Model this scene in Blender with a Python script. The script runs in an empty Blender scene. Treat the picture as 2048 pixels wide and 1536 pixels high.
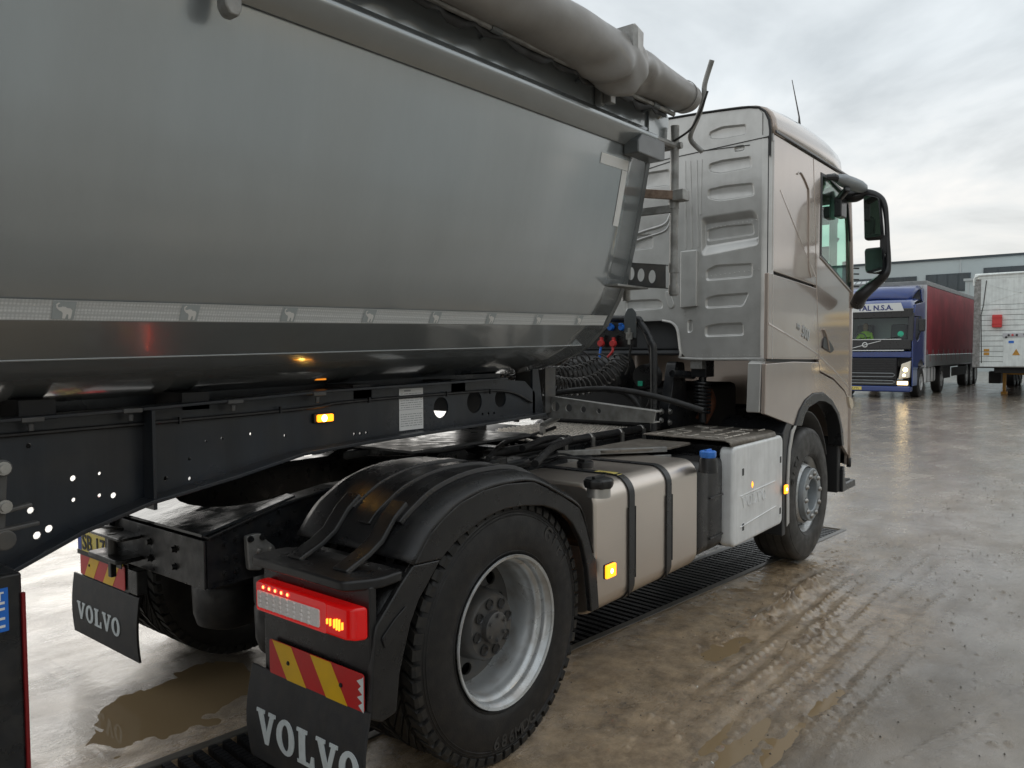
import bpy, bmesh, math, random
import numpy as np
from math import sin, cos, pi, radians, sqrt, atan2
from mathutils import Vector, Matrix
from mathutils.geometry import tessellate_polygon

scene = bpy.context.scene
COL = scene.collection
random.seed(7)

# ------------------------------------------------------------ camera
cd = bpy.data.cameras.new('camera'); cam = bpy.data.objects.new('camera', cd); COL.objects.link(cam)
yaw, pit, rol = .6736, .0427, -.0051
f_ = Vector((cos(pit)*cos(yaw), cos(pit)*sin(yaw), -sin(pit)))
r_ = Vector((sin(yaw), -cos(yaw), 0)); u_ = r_.cross(f_)
r2 = r_*cos(rol)+u_*sin(rol); u2 = u_*cos(rol)-r_*sin(rol)
M = Matrix((r2, u2, -f_)).transposed().to_4x4(); M.translation = Vector((-2.3556, -3.1334, 1.638))
cam.matrix_world = M
cd.lens = 27.035; cd.sensor_width = 36; cd.clip_start = .05; cd.clip_end = 3000
scene.camera = cam
scene.render.resolution_x = 1024; scene.render.resolution_y = 768

# ------------------------------------------------------------ sky: an overcast layer over a Nishita sky
SUN_EL, SUN_ROT = radians(21), radians(26)
w = bpy.data.worlds.new('World'); scene.world = w; w.use_nodes = True
nt = w.node_tree; nt.nodes.clear()
def N(t, **k):
    n = nt.nodes.new(t)
    for a, b in k.items(): setattr(n, a, b)
    return n
def L(a, b): nt.links.new(a, b)
out = N('ShaderNodeOutputWorld'); bg = N('ShaderNodeBackground'); bg.inputs[1].default_value = .094
sky = N('ShaderNodeTexSky', sky_type='NISHITA', sun_disc=False, sun_elevation=SUN_EL, sun_rotation=SUN_ROT)
tc = N('ShaderNodeTexCoord'); sep = N('ShaderNodeSeparateXYZ'); L(tc.outputs['Generated'], sep.inputs[0])
zz = N('ShaderNodeMath', operation='MAXIMUM'); L(sep.outputs[2], zz.inputs[0]); zz.inputs[1].default_value = 0
za = N('ShaderNodeMath', operation='ADD'); L(zz.outputs[0], za.inputs[0]); za.inputs[1].default_value = .16
dx = N('ShaderNodeMath', operation='DIVIDE'); L(sep.outputs[0], dx.inputs[0]); L(za.outputs[0], dx.inputs[1])
dy = N('ShaderNodeMath', operation='DIVIDE'); L(sep.outputs[1], dy.inputs[0]); L(za.outputs[0], dy.inputs[1])
cb = N('ShaderNodeCombineXYZ'); L(dx.outputs[0], cb.inputs[0]); L(dy.outputs[0], cb.inputs[1])
n1 = N('ShaderNodeTexNoise'); n1.inputs['Scale'].default_value = 1.15; n1.inputs['Detail'].default_value = 7; n1.inputs['Roughness'].default_value = .53
n1.inputs['Distortion'].default_value = .35
L(cb.outputs[0], n1.inputs['Vector'])
cr = N('ShaderNodeValToRGB'); L(n1.outputs[0], cr.inputs[0])
e = cr.color_ramp.elements
e[0].position = .37; e[0].color = (3.95, 4.12, 4.2, 1); e[1].position = .64; e[1].color = (6.3, 6.2, 6.05, 1)
m_ = e.new(.5); m_.color = (5.2, 5.35, 5.4, 1)
# warmer towards the horizon, as in the photograph
hz = N('ShaderNodeMapRange'); L(sep.outputs[2], hz.inputs[0]); hz.inputs[1].default_value = 0; hz.inputs[2].default_value = .32
tint = N('ShaderNodeMix', data_type='RGBA'); L(hz.outputs[0], tint.inputs[0])
tint.inputs[6].default_value = (.97, .91, .85, 1); tint.inputs[7].default_value = (.97, 1, 1.02, 1)
mul = N('ShaderNodeMix', data_type='RGBA', blend_type='MULTIPLY'); mul.inputs[0].default_value = 1
L(cr.outputs[0], mul.inputs[6]); L(tint.outputs[2], mul.inputs[7])
mx = N('ShaderNodeMix', data_type='RGBA'); mx.inputs[0].default_value = .95
L(sky.outputs[0], mx.inputs[6]); L(mul.outputs[2], mx.inputs[7])
L(mx.outputs[2], bg.inputs[0]); L(bg.outputs[0], out.inputs[0])

sl = bpy.data.lights.new('sun', 'SUN'); so = bpy.data.objects.new('sun', sl); COL.objects.link(so)
sl.energy = .72; sl.angle = radians(60); sl.color = (1, .96, .9)
# the Nishita rotation is measured clockwise from +Y
sd = Vector((sin(SUN_ROT)*cos(SUN_EL), cos(SUN_ROT)*cos(SUN_EL), sin(SUN_EL)))
so.rotation_euler = sd.to_track_quat('Z', 'Y').to_euler()
scene.view_settings.view_transform = 'Standard'; scene.view_settings.look = 'None'
scene.view_settings.exposure = 0.86; scene.view_settings.gamma = 1
try: scene.view_settings.use_curve_mapping = False
except Exception: pass

# ------------------------------------------------------------ materials
def mat(name, col, rough=.5, metal=0, coat=0, spec=.5, vary=0, vscale=6, bump=0, bscale=60, rvary=0, dirt=0, dcol=(.10, .08, .06), emit=None, es=0, trans=0, aniso=0):
    m = bpy.data.materials.new(name); m.use_nodes = True
    t = m.node_tree; b = t.nodes['Principled BSDF']
    b.inputs['Base Color'].default_value = (*col, 1); b.inputs['Roughness'].default_value = rough
    b.inputs['Metallic'].default_value = metal; b.inputs['Coat Weight'].default_value = coat
    b.inputs['Coat Roughness'].default_value = .06; b.inputs['Specular IOR Level'].default_value = spec
    if trans: b.inputs['Transmission Weight'].default_value = trans
    if emit: b.inputs['Emission Color'].default_value = (*emit, 1); b.inputs['Emission Strength'].default_value = es
    if vary or bump or rvary or dirt:
        tc = t.nodes.new('ShaderNodeTexCoord')
        def noise(s, d=4):
            n = t.nodes.new('ShaderNodeTexNoise'); n.inputs['Scale'].default_value = s; n.inputs['Detail'].default_value = d
            t.links.new(tc.outputs['Object'], n.inputs['Vector']); return n.outputs[0]
        nv = noise(vscale)
        src = None
        if vary:
            mr = t.nodes.new('ShaderNodeMapRange'); t.links.new(nv, mr.inputs[0]); mr.inputs[1].default_value = .3; mr.inputs[2].default_value = .7
            mr.inputs[3].default_value = 1-vary; mr.inputs[4].default_value = 1+vary
            mm = t.nodes.new('ShaderNodeMix'); mm.data_type = 'RGBA'; mm.blend_type = 'MULTIPLY'; mm.inputs[0].default_value = 1
            mm.inputs[6].default_value = (*col, 1); t.links.new(mr.outputs[0], mm.inputs[7]); src = mm.outputs[2]
        if dirt:
            nd = noise(vscale*2.7, 8)
            mr = t.nodes.new('ShaderNodeMapRange'); t.links.new(nd, mr.inputs[0]); mr.inputs[1].default_value = .42; mr.inputs[2].default_value = .72
            mr.inputs[3].default_value = 0; mr.inputs[4].default_value = dirt
            mm = t.nodes.new('ShaderNodeMix'); mm.data_type = 'RGBA'; t.links.new(mr.outputs[0], mm.inputs[0])
            if src: t.links.new(src, mm.inputs[6])
            else: mm.inputs[6].default_value = (*col, 1)
            mm.inputs[7].default_value = (*dcol, 1); src = mm.outputs[2]
        if src: t.links.new(src, b.inputs['Base Color'])
        if rvary:
            nr = noise(vscale*1.7, 6)
            mr = t.nodes.new('ShaderNodeMapRange'); t.links.new(nr, mr.inputs[0]); mr.inputs[1].default_value = .3; mr.inputs[2].default_value = .7
            mr.inputs[3].default_value = max(.02, rough-rvary); mr.inputs[4].default_value = rough+rvary
            t.links.new(mr.outputs[0], b.inputs['Roughness'])
        if bump:
            nb = noise(bscale, 5)
            bp = t.nodes.new('ShaderNodeBump'); bp.inputs['Strength'].default_value = bump; bp.inputs['Distance'].default_value = .004
            t.links.new(nb, bp.inputs['Height']); t.links.new(bp.outputs[0], b.inputs['Normal'])
            if coat: t.links.new(bp.outputs[0], b.inputs['Coat Normal'])
    return m
M_ = {}
def mk(k, *a, **b): M_[k] = mat(k, *a, **b)
mk('tipper_paint', (.375, .405, .415), .24, metal=.5, coat=1, vary=.02, vscale=1.2, bump=.02, bscale=160)
M_['tipper_paint'].node_tree.nodes['Principled BSDF'].inputs['Coat Roughness'].default_value = .07
mk('tipper_dark', (.10, .11, .112), .34, coat=.3, vary=.15, rvary=.1)
mk('cab_paint', (.45, .375, .325), .26, metal=.38, coat=1, vary=.03, bump=.01, bscale=40)
mk('cab_back', (.555, .55, .53), .29, metal=.42, coat=1, vary=.05, dirt=.25, dcol=(.2, .19, .17), vscale=3)
mk('chassis', (.012, .0135, .016), .36, vary=.4, vscale=9, rvary=.16, bump=.2, bscale=40, dirt=.45, dcol=(.05, .045, .04))
mk('beam_paint', (.018, .023, .031), .34, vary=.3, vscale=2.2, rvary=.12, bump=.1, bscale=50, dirt=.3, dcol=(.06, .05, .04))
mk('black_plastic', (.012, .012, .013), .32, vary=.25, vscale=7, rvary=.12, bump=.2, bscale=260, dirt=.2, dcol=(.05, .045, .04))
mk('flap_rubber', (.020, .021, .024), .58, dirt=.35, dcol=(.06, .052, .042), vary=.2, vscale=8, bump=.3, bscale=300)
mk('rubber', (.009, .009, .010), .5, vary=.25, vscale=10, rvary=.14, bump=.2, bscale=150, dirt=.25, dcol=(.045, .038, .03))
mk('tread_rubber', (.011, .011, .011), .6, vary=.2, dirt=.55, dcol=(.05, .042, .032), vscale=14)
mk('dusty_rubber', (.042, .04, .038), .55, vary=.35, vscale=8, rvary=.14, bump=.2, bscale=150)
mk('rim_silver', (.56, .58, .59), .32, metal=.5, vary=.12, vscale=5, rvary=.12, dirt=.5, dcol=(.26, .21, .16))
mk('hub_grey', (.085, .085, .085), .42, metal=.3, vary=.25, dirt=.55, dcol=(.14, .12, .10))
mk('hub_silver', (.33, .36, .38), .4, metal=.4, vary=.1, dirt=.2, dcol=(.2, .17, .14))
mk('steel', (.45, .44, .42), .35, metal=.8, vary=.2, dirt=.3, dcol=(.15, .12, .1))
mk('galvanised', (.30, .30, .29), .5, metal=.45, vary=.3, vscale=12, dirt=.4, dcol=(.13, .11, .09))
mk('rusty_steel', (.30, .22, .17), .6, metal=.3, vary=.35, vscale=14, dirt=.6, dcol=(.13, .06, .03))
mk('cover_plastic', (.86, .87, .87), .40, vary=.04, rvary=.08, dirt=.12, dcol=(.33, .31, .28))
mk('tread_metal', (.80, .75, .68), .36, metal=.6, vary=.2, dirt=.55, dcol=(.16, .13, .10), vscale=12)
mk('deck_metal', (.24, .215, .185), .48, metal=.5, vary=.3, dirt=.6, dcol=(.10, .085, .07), vscale=10)
mk('tarp', (.29, .278, .265), .40, vary=.12, vscale=4, bump=.35, bscale=14, rvary=.12, dirt=.25, dcol=(.18, .17, .15))
mk('tape_white', (.62, .63, .63), .5, vary=.05, bump=.3, bscale=300)
mk('tape_pad', (.42, .46, .47), .5); mk('logo_white', (.8, .8, .78), .45)
mk('red_sheet', (.55, .02, .02), .35, dirt=.1); mk('dark_red', (.20, .008, .010), .3); mk('yellow_sheet', (.80, .48, .012), .35, dirt=.1)
mk('amber_lamp', (.9, .30, .01), .12, emit=(1, .28, .01), es=1.6)
mk('amber_core', (1, .6, .1), .2, emit=(1, .62, .12), es=14)
mk('amber_dim', (.75, .3, .02), .15, emit=(1, .3, .02), es=.5)
mk('red_lamp', (.42, .006, .006), .10, coat=.6, emit=(1, .006, .006), es=.13)
mk('red_led', (1, .1, .04), .2, emit=(1, .10, .03), es=7)
mk('orange_led', (1, .35, .05), .2, emit=(1, .28, .02), es=1.6)
mk('clear_lens', (.85, .80, .78), .25, metal=0, bump=.6, bscale=130)
mk('blue_plastic', (.02, .16, .62), .4); mk('blue_cap', (.05, .22, .72), .35, bump=.1)
mk('red_plastic', (.62, .05, .05), .4); mk('yellow_paint', (.75, .50, .06), .4, dirt=.2)
mk('plate_yellow', (.75, .62, .16), .4); mk('plate_blue', (.02, .07, .4), .4); mk('ink', (.01, .01, .012), .5)
mk('letter_white', (.62, .68, .70), .5, dirt=.2, dcol=(.3, .32, .33), vscale=20)
mk('label_paper', (.78, .78, .77), .5); mk('label_ink', (.30, .30, .31), .5)
mk('chrome', (.62, .60, .58), .18, metal=1)
mk('seal', (.008, .008, .009), .45)
mk('trim_black', (.02, .021, .023), .3, rvary=.05)
mk('mirror_glass', (.50, .56, .54), .02, metal=1)
mk('interior', (.05, .052, .055), .6); mk('seat_fabric', (.09, .09, .10), .8)
mk('blue_paint', (.007, .036, .19), .28, coat=.8, vary=.08); mk('navy_sign', (.02, .03, .18), .5)
mk('yellow_truck_paint', (.70, .42, .02), .3, coat=.7)
mk('curtain_red', (.34, .035, .05), .5, vary=.25, vscale=1.2, bump=.5, bscale=3, dirt=.3, dcol=(.12, .03, .035))
mk('trailer_white', (.80, .85, .83), .4, vary=.06, vscale=2, dirt=.3, dcol=(.4, .42, .41))
mk('trailer_grey', (.24, .25, .25), .5, vary=.15); mk('trailer_lightgrey', (.55, .56, .58), .4)
mk('undercarriage', (.012, .012, .013), .6); mk('orange_paint', (.55, .27, .03), .5, dirt=.3)
mk('facade', (.46, .52, .53), .5, vary=.05, vscale=.3); mk('facade_light', (.46, .50, .51), .5)
mk('window_dark', (.035, .05, .06), .08, vary=.3, vscale=.5); mk('frame_dark', (.05, .065, .075), .5)
mk('hall_wall', (.40, .40, .38), .55, vary=.06, vscale=.3); mk('lamp_warm', (1, .8, .5), .3, emit=(1, .74, .42), es=40)
mk('hivis', (.45, .75, .05), .7, emit=None); mk('skin', (.45, .28, .2), .6); mk('hair', (.03, .02, .015), .7)
mk('headlamp', (.75, .70, .6), .1, metal=.6); mk('beam_on', (1, .8, .45), .2, emit=(1, .72, .35), es=3)
mk('grate_iron', (.022, .023, .026), .34, metal=.5, vary=.2, rvary=.1); mk('pit_dark', (.012, .011, .010), .7)
mk('concrete_edge', (.10, .095, .085), .3, vary=.2, dirt=.4)
mk('white_paint', (.7, .72, .72), .45); mk('rope', (.6, .58, .52), .8); mk('brown_rust', (.16, .06, .03), .7, vary=.3)
mk('green_plastic', (.03, .45, .28), .5); mk('fender_liner', (.03, .03, .031), .55, vary=.3, vscale=10, dirt=.4, dcol=(.07, .06, .05))
mk('litter_white', (.7, .7, .66), .6); mk('grit', (.09, .075, .06), .45, vary=.4)

def glass(name, col, rough=.02, tr=1.0, mixf=.6):
    m = bpy.data.materials.new(name); m.use_nodes = True; t = m.node_tree; t.nodes.clear()
    o = t.nodes.new('ShaderNodeOutputMaterial'); g = t.nodes.new('ShaderNodeBsdfGlossy'); g.inputs['Roughness'].default_value = rough
    tr_ = t.nodes.new('ShaderNodeBsdfTransparent'); tr_.inputs[0].default_value = (*col, 1)
    lw = t.nodes.new('ShaderNodeLayerWeight'); lw.inputs[0].default_value = .5
    pw = t.nodes.new('ShaderNodeMath'); pw.operation = 'POWER'; t.links.new(lw.outputs['Facing'], pw.inputs[0]); pw.inputs[1].default_value = 4.5
    fr = t.nodes.new('ShaderNodeMath'); fr.operation = 'MULTIPLY_ADD'; t.links.new(pw.outputs[0], fr.inputs[0]); fr.inputs[1].default_value = .8; fr.inputs[2].default_value = .04
    mx = t.nodes.new('ShaderNodeMixShader'); t.links.new(fr.outputs[0], mx.inputs[0]); t.links.new(tr_.outputs[0], mx.inputs[1]); t.links.new(g.outputs[0], mx.inputs[2])
    t.links.new(mx.outputs[0], o.inputs[0]); M_[name] = m
glass('green_glass', (.74, .96, .87)); glass('screen_glass', (.80, .94, .89))

# faint run-off streaks on upright painted sheets
def streak(k, amt=.10, sc=(9, 9, .55)):
    t = M_[k].node_tree; b = t.nodes['Principled BSDF']; tc = t.nodes.new('ShaderNodeTexCoord'); mp = t.nodes.new('ShaderNodeMapping'); mp.inputs['Scale'].default_value = sc
    n = t.nodes.new('ShaderNodeTexNoise'); n.inputs['Scale'].default_value = 1.6; n.inputs['Detail'].default_value = 8; n.inputs['Roughness'].default_value = .7
    t.links.new(tc.outputs['Object'], mp.inputs[0]); t.links.new(mp.outputs[0], n.inputs['Vector'])
    mr = t.nodes.new('ShaderNodeMapRange'); t.links.new(n.outputs[0], mr.inputs[0]); mr.inputs[1].default_value = .35; mr.inputs[2].default_value = .68; mr.inputs[3].default_value = 1+amt*.4; mr.inputs[4].default_value = 1-amt
    m = t.nodes.new('ShaderNodeMix'); m.data_type = 'RGBA'; m.blend_type = 'MULTIPLY'; m.inputs[0].default_value = 1
    l = b.inputs['Base Color'].links
    if l: t.links.new(l[0].from_socket, m.inputs[6])
    else: m.inputs[6].default_value = b.inputs['Base Color'].default_value
    t.links.new(mr.outputs[0], m.inputs[7]); t.links.new(m.outputs[2], b.inputs['Base Color'])
streak('tipper_paint', .06, (3, 3, .35)); streak('cab_back', .05, (5, 5, .5)); streak('cover_plastic', .14); streak('flap_rubber', .3); streak('beam_paint', .3); streak('trailer_white', .12); streak('curtain_red', .2)
# brushed stainless steel of the fuel tank
def brushed():
    m = mat('brushed_tank', (.72, .65, .585), .31, metal=.92, vary=.06, vscale=1.4); t = m.node_tree; b = t.nodes['Principled BSDF']
    tc = t.nodes.new('ShaderNodeTexCoord'); mp = t.nodes.new('ShaderNodeMapping'); mp.inputs['Scale'].default_value = (3, 260, 260)
    n = t.nodes.new('ShaderNodeTexNoise'); n.inputs['Scale'].default_value = 1.0; n.inputs['Detail'].default_value = 3
    t.links.new(tc.outputs['Object'], mp.inputs[0]); t.links.new(mp.outputs[0], n.inputs['Vector'])
    bp = t.nodes.new('ShaderNodeBump'); bp.inputs['Strength'].default_value = .18; bp.inputs['Distance'].default_value = .002
    t.links.new(n.outputs[0], bp.inputs['Height']); t.links.new(bp.outputs[0], b.inputs['Normal']); M_['brushed_tank'] = m
brushed()
# reflective tape with a fine honeycomb
def tape():
    m = M_['tape_white']; t = m.node_tree; b = t.nodes['Principled BSDF']
    tc = t.nodes.new('ShaderNodeTexCoord'); v = t.nodes.new('ShaderNodeTexVoronoi'); v.inputs['Scale'].default_value = 110; v.inputs['Randomness'].default_value = .12
    t.links.new(tc.outputs['Object'], v.inputs['Vector'])
    r = t.nodes.new('ShaderNodeValToRGB'); t.links.new(v.outputs[0], r.inputs[0]); r.color_ramp.elements[0].position = .1; r.color_ramp.elements[0].color = (.82, .84, .84, 1)
    r.color_ramp.elements[1].position = .6; r.color_ramp.elements[1].color = (.56, .58, .58, 1); t.links.new(r.outputs[0], b.inputs['Base Color'])
tape()

# ------------------------------------------------------------ mesh helpers
class MB:
    def __init__(s): s.v = []; s.f = []
    def add(s, vs, fs):
        o = len(s.v); s.v += [tuple(p) for p in vs]; s.f += [tuple(i+o for i in f) for f in fs]; return s
    def box(s, a, b):
        (x0, y0, z0), (x1, y1, z1) = a, b
        return s.add([(x0,y0,z0),(x1,y0,z0),(x1,y1,z0),(x0,y1,z0),(x0,y0,z1),(x1,y0,z1),(x1,y1,z1),(x0,y1,z1)],
                     [(3,2,1,0),(4,5,6,7),(0,1,5,4),(1,2,6,5),(2,3,7,6),(3,0,4,7)])
    def cbox(s, c, d): return s.box([c[i]-d[i]/2 for i in range(3)], [c[i]+d[i]/2 for i in range(3)])
    def bar(s, p, q, wd, ht, up=(0,0,1)):
        p, q = Vector(p), Vector(q); d = (q-p).normalized(); a = d.cross(Vector(up)).normalized(); b = a.cross(d)
        vs = [pt+a*i*wd/2+b*j*ht/2 for pt in (p, q) for i, j in ((-1,-1),(1,-1),(1,1),(-1,1))]
        return s.add(vs, [(3,2,1,0),(4,5,6,7),(0,1,5,4),(1,2,6,5),(2,3,7,6),(3,0,4,7)])
    def tube(s, path, r, n=10, cap=True, rs=None):
        P = [Vector(p) for p in path]; k = len(P); T = []
        for i in range(k): T.append((P[min(i+1,k-1)]-P[max(i-1,0)]).normalized())
        a = T[0].orthogonal().normalized(); vs = []
        for i in range(k):
            a = (a-T[i]*a.dot(T[i])).normalized(); b = T[i].cross(a); rr = rs[i] if rs else r
            vs += [P[i]+(a*cos(2*pi*j/n)+b*sin(2*pi*j/n))*rr for j in range(n)]
        fs = [(i*n+j, i*n+(j+1)%n, (i+1)*n+(j+1)%n, (i+1)*n+j) for i in range(k-1) for j in range(n)]
        if cap: fs += [tuple(range(n-1,-1,-1)), tuple((k-1)*n+j for j in range(n))]
        return s.add(vs, fs)
    def lathe(s, prof, c, axis='Y', n=48, closed=False):
        # prof: list of (offset along axis, radius)
        vs = []
        for o, r in prof:
            for j in range(n):
                a = 2*pi*j/n
                if axis == 'Y': vs.append((c[0]+r*cos(a), c[1]+o, c[2]+r*sin(a)))
                elif axis == 'X': vs.append((c[0]+o, c[1]+r*cos(a), c[2]+r*sin(a)))
                else: vs.append((c[0]+r*cos(a), c[1]+r*sin(a), c[2]+o))
        k = len(prof); fs = [(i*n+j, i*n+(j+1)%n, (i+1)*n+(j+1)%n, (i+1)*n+j) for i in range(k-1) for j in range(n)]
        if closed: fs += [tuple(range(n-1,-1,-1)), tuple((k-1)*n+j for j in range(n))]
        return s.add(vs, fs)
    def prism(s, poly, ax, a, b, holes=()):
        # poly in the plane across axis ax, extruded from a to b along it
        def P(p, t): return {'X': (t, p[0], p[1]), 'Y': (p[0], t, p[1]), 'Z': (p[0], p[1], t)}[ax]
        o = len(s.v); loops = [list(poly)]+[list(h) for h in holes]; flat = [p for l in loops for p in l]; n = len(flat)
        s.v += [P(p, a) for p in flat]+[P(p, b) for p in flat]
        if not holes: s.f += [tuple(o+i for i in range(n)), tuple(o+n+i for i in range(n-1,-1,-1))]
        else:
            tri = tessellate_polygon([[Vector((p[0], p[1], 0)) for p in l] for l in loops])
            for t in tri: s.f += [tuple(o+i for i in t), tuple(o+n+i for i in reversed(t))]
        st = 0
        for l in loops:
            k = len(l)
            for i in range(k):
                i0, i1 = o+st+i, o+st+(i+1)%k; s.f.append((i0, i1, i1+n, i0+n))
            st += k
        return s
    def loft(s, rings, closed=False, caps=False):
        n = len(rings[0]); vs = [p for r in rings for p in r]; m = n if closed else n-1
        fs = [(i*n+j, i*n+(j+1)%n, (i+1)*n+(j+1)%n, (i+1)*n+j) for i in range(len(rings)-1) for j in range(m)]
        if caps: fs += [tuple(range(n-1,-1,-1)), tuple((len(rings)-1)*n+j for j in range(n))]
        return s.add(vs, fs)
    def build(s, name, m, parent=None, bevel=0, smooth=True, ang=35, seg=2, label=None, thick=0, kind=None, fix=True):
        me = bpy.data.meshes.new(name); me.from_pydata(s.v, [], s.f)
        if fix:
            b = bmesh.new(); b.from_mesh(me); bmesh.ops.recalc_face_normals(b, faces=b.faces); b.to_mesh(me); b.free()
        if smooth:
            for p in me.polygons: p.use_smooth = True
            me.set_sharp_from_angle(angle=radians(ang))
        me.materials.append(M_[m] if isinstance(m, str) else m)
        return put(name, me, parent, bevel, seg, label, thick, kind)
def put(name, me, parent=None, bevel=0, seg=2, label=None, thick=0, kind=None):
    o = bpy.data.objects.new(name, me); COL.objects.link(o)
    if parent is not None:
        o.parent = parent; o.matrix_parent_inverse = wm(parent).inverted()
    if thick:
        d = o.modifiers.new('solid', 'SOLIDIFY'); d.thickness = thick; d.offset = 0
    if bevel:
        d = o.modifiers.new('bevel', 'BEVEL'); d.width = bevel; d.segments = seg; d.limit_method = 'ANGLE'; d.angle_limit = radians(32); d.harden_normals = True
    if label: o['label'] = label
    if kind: o['kind'] = kind
    return o
def wm(o):
    m = o.matrix_basis.copy()
    if o.parent is not None: m = wm(o.parent) @ o.matrix_parent_inverse @ m
    return m
def thing(name, label, cat, loc=(0,0,0), group=None):
    o = bpy.data.objects.new(name, None); COL.objects.link(o); o.location = loc; o['label'] = label; o['category'] = cat; o.empty_display_size = .2
    if group: o['group'] = group
    return o
def tag(o, label=None, cat=None, group=None, kind=None):
    if label: o['label'] = label
    if cat: o['category'] = cat
    if group: o['group'] = group
    if kind: o['kind'] = kind
    return o
def same(o, name, parent, loc=(0,0,0), rot=None):
    # a copy of a part that shares its mesh
    c = o.copy(); c.name = name; COL.objects.link(c); c.parent = parent; c.matrix_parent_inverse = wm(parent).inverted()
    c.location = loc
    if rot: c.rotation_euler = rot
    return c
def copy_tree(o, parent=None):
    c = o.copy(); COL.objects.link(c)
    if parent is not None: c.parent = parent
    for ch in list(o.children): copy_tree(ch, c)
    return c
def rrect(x0, y0, x1, y1, r, n=4):
    out = []
    for cx, cy, a0 in ((x1-r, y1-r, 0), (x0+r, y1-r, pi/2), (x0+r, y0+r, pi), (x1-r, y0+r, 1.5*pi)):
        out += [(cx+r*cos(a0+pi/2*i/n), cy+r*sin(a0+pi/2*i/n)) for i in range(n+1)]
    return out
def rpoly(pts, r, n=4):
    # polygon with rounded corners
    out = []; k = len(pts)
    for i in range(k):
        p = Vector(pts[i]); a = Vector(pts[i-1])-p; b = Vector(pts[(i+1) % k])-p
        rr = min(r, a.length*.45, b.length*.45); p0 = p+a.normalized()*rr; p1 = p+b.normalized()*rr
        for j in range(n+1):
            t = j/n; q = p0*(1-t)**2+p*2*t*(1-t)+p1*t*t; out.append((q.x, q.y))
    return out
def circ(cx, cy, r, n=16, ry=None): return [(cx+r*cos(2*pi*i/n), cy+(ry or r)*sin(2*pi*i/n)) for i in range(n)]
def cat(pts, k=6):
    P = [Vector(p) for p in pts]; P = [P[0]*2-P[1]]+P+[P[-1]*2-P[-2]]; out = []
    for i in range(1, len(P)-2):
        for j in range(k):
            t = j/k; a, b, c, d = P[i-1:i+3]
            out.append(.5*((2*b)+(c-a)*t+(2*a-5*b+4*c-d)*t*t+(3*b-a-3*c+d)*t**3))
    return out+[P[-2]]
def bolt(mb, c, ax, r=.011, h=.012):
    n = 6; o = {'X': 0, 'Y': 1, 'Z': 2}[ax]
    mb.lathe([(0, r*1.35), (h*.25, r*1.35), (h*.25, r), (h, r*.92), (h, .0005)], c, ax, 12)
# text as real mesh letters in the built-in font, in a plane given by origin, right and up
def text(s, size, org, right, up, depth, m, parent, name='lettering', bold=.0, spacing=1.0, align='LEFT', label=None):
    cu = bpy.data.curves.new('t', 'FONT'); cu.body = s; cu.size = size; cu.extrude = depth/2; cu.offset = bold; cu.space_character = spacing; cu.align_x = align
    cu.resolution_u = 3
    to = bpy.data.objects.new('t', cu); COL.objects.link(to)
    dg = bpy.context.evaluated_depsgraph_get(); me = bpy.data.meshes.new_from_object(to.evaluated_get(dg)); bpy.data.objects.remove(to)
    R = Vector(right).normalized(); U = Vector(up).normalized(); W = R.cross(U)
    T = Matrix((R, U, W)).transposed().to_4x4(); T.translation = Vector(org); me.transform(T)
    me.materials.clear(); me.materials.append(M_[m]); me.name = name
    return put(name, me, parent, label=label)
# the slab-serif V, O and L of the mud flap lettering, unit height
def slab(ch):
    if ch == 'V': return [[(.0,1),(.36,1),(.36,.90),(.30,.90),(.45,.38),(.60,.90),(.53,.90),(.53,1),(.84,1),(.84,.90),(.77,.90),(.48,0),(.33,0),(.07,.90),(0,.90)]], .84
    if ch == 'L': return [[(0,1),(.42,1),(.42,.9),(.34,.9),(.34,.12),(.52,.12),(.60,.36),(.70,.36),(.68,0),(0,0),(0,.10),(.08,.10),(.08,.9),(0,.9)]], .72
    a = [(.38+.38*cos(t), .5+.52*sin(t)) for t in [2*pi*i/22 for i in range(22)]]
    b = [(.38+.16*cos(t), .5+.38*sin(t)) for t in [2*pi*i/16 for i in range(16)]]
    return [a, b], .80
def volvo(org, right, up, h, width, depth, m, parent, gap=.06):
    tot = sum(slab(c)[1] for c in 'VOLVO')+gap*4; k = width/tot; x = 0
    R = Vector(right).normalized(); U = Vector(up).normalized(); W = R.cross(U); out = []
    for c in 'VOLVO':
        loops, adv = slab(c); mb = MB(); mb.prism(loops[0], 'Z', 0, 1, loops[1:])
        mb.v = [tuple(Vector(org)+R*((x+p[0])*k)+U*(p[1]*h)+W*(p[2]*depth)) for p in mb.v]
        out.append(mb.build('letter', m, parent, smooth=False)); x += adv+gap
    return out

# ------------------------------------------------------------ ground
def vn(x, y, s, seed):
    X = x/s; Y = y/s; xi = np.floor(X).astype(np.int64); yi = np.floor(Y).astype(np.int64); fx = X-xi; fy = Y-yi
    fx = fx*fx*(3-2*fx); fy = fy*fy*(3-2*fy)
    def h(a, b):
        n = (a*374761393+b*668265263+seed*1442695041) & 0x7fffffff; n = ((n ^ (n >> 13))*1274126177) & 0x7fffffff; return ((n ^ (n >> 16)) & 0xffff)/65535.
    return (h(xi, yi)*(1-fx)+h(xi+1, yi)*fx)*(1-fy)+(h(xi, yi+1)*(1-fx)+h(xi+1, yi+1)*fx)*fy
def fbm(x, y, s, seed, o=4):
    r = 0; a = 1; t = 0
    for i in range(o): r = r+a*vn(x, y, s/2**i, seed+i*17); t += a; a *= .5
    return r/t-.5
def axis_pts(lo, hi, d, far, g=1.16):
    c = list(np.arange(lo, hi, d)); out = []; st = d; p = lo
    while p > -far: st *= g; p -= st; out.append(p)
    up = []; st = d; p = c[-1]
    while p < far: st *= g; p += st; up.append(p)
    return np.array(out[::-1]+c+up)
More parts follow.
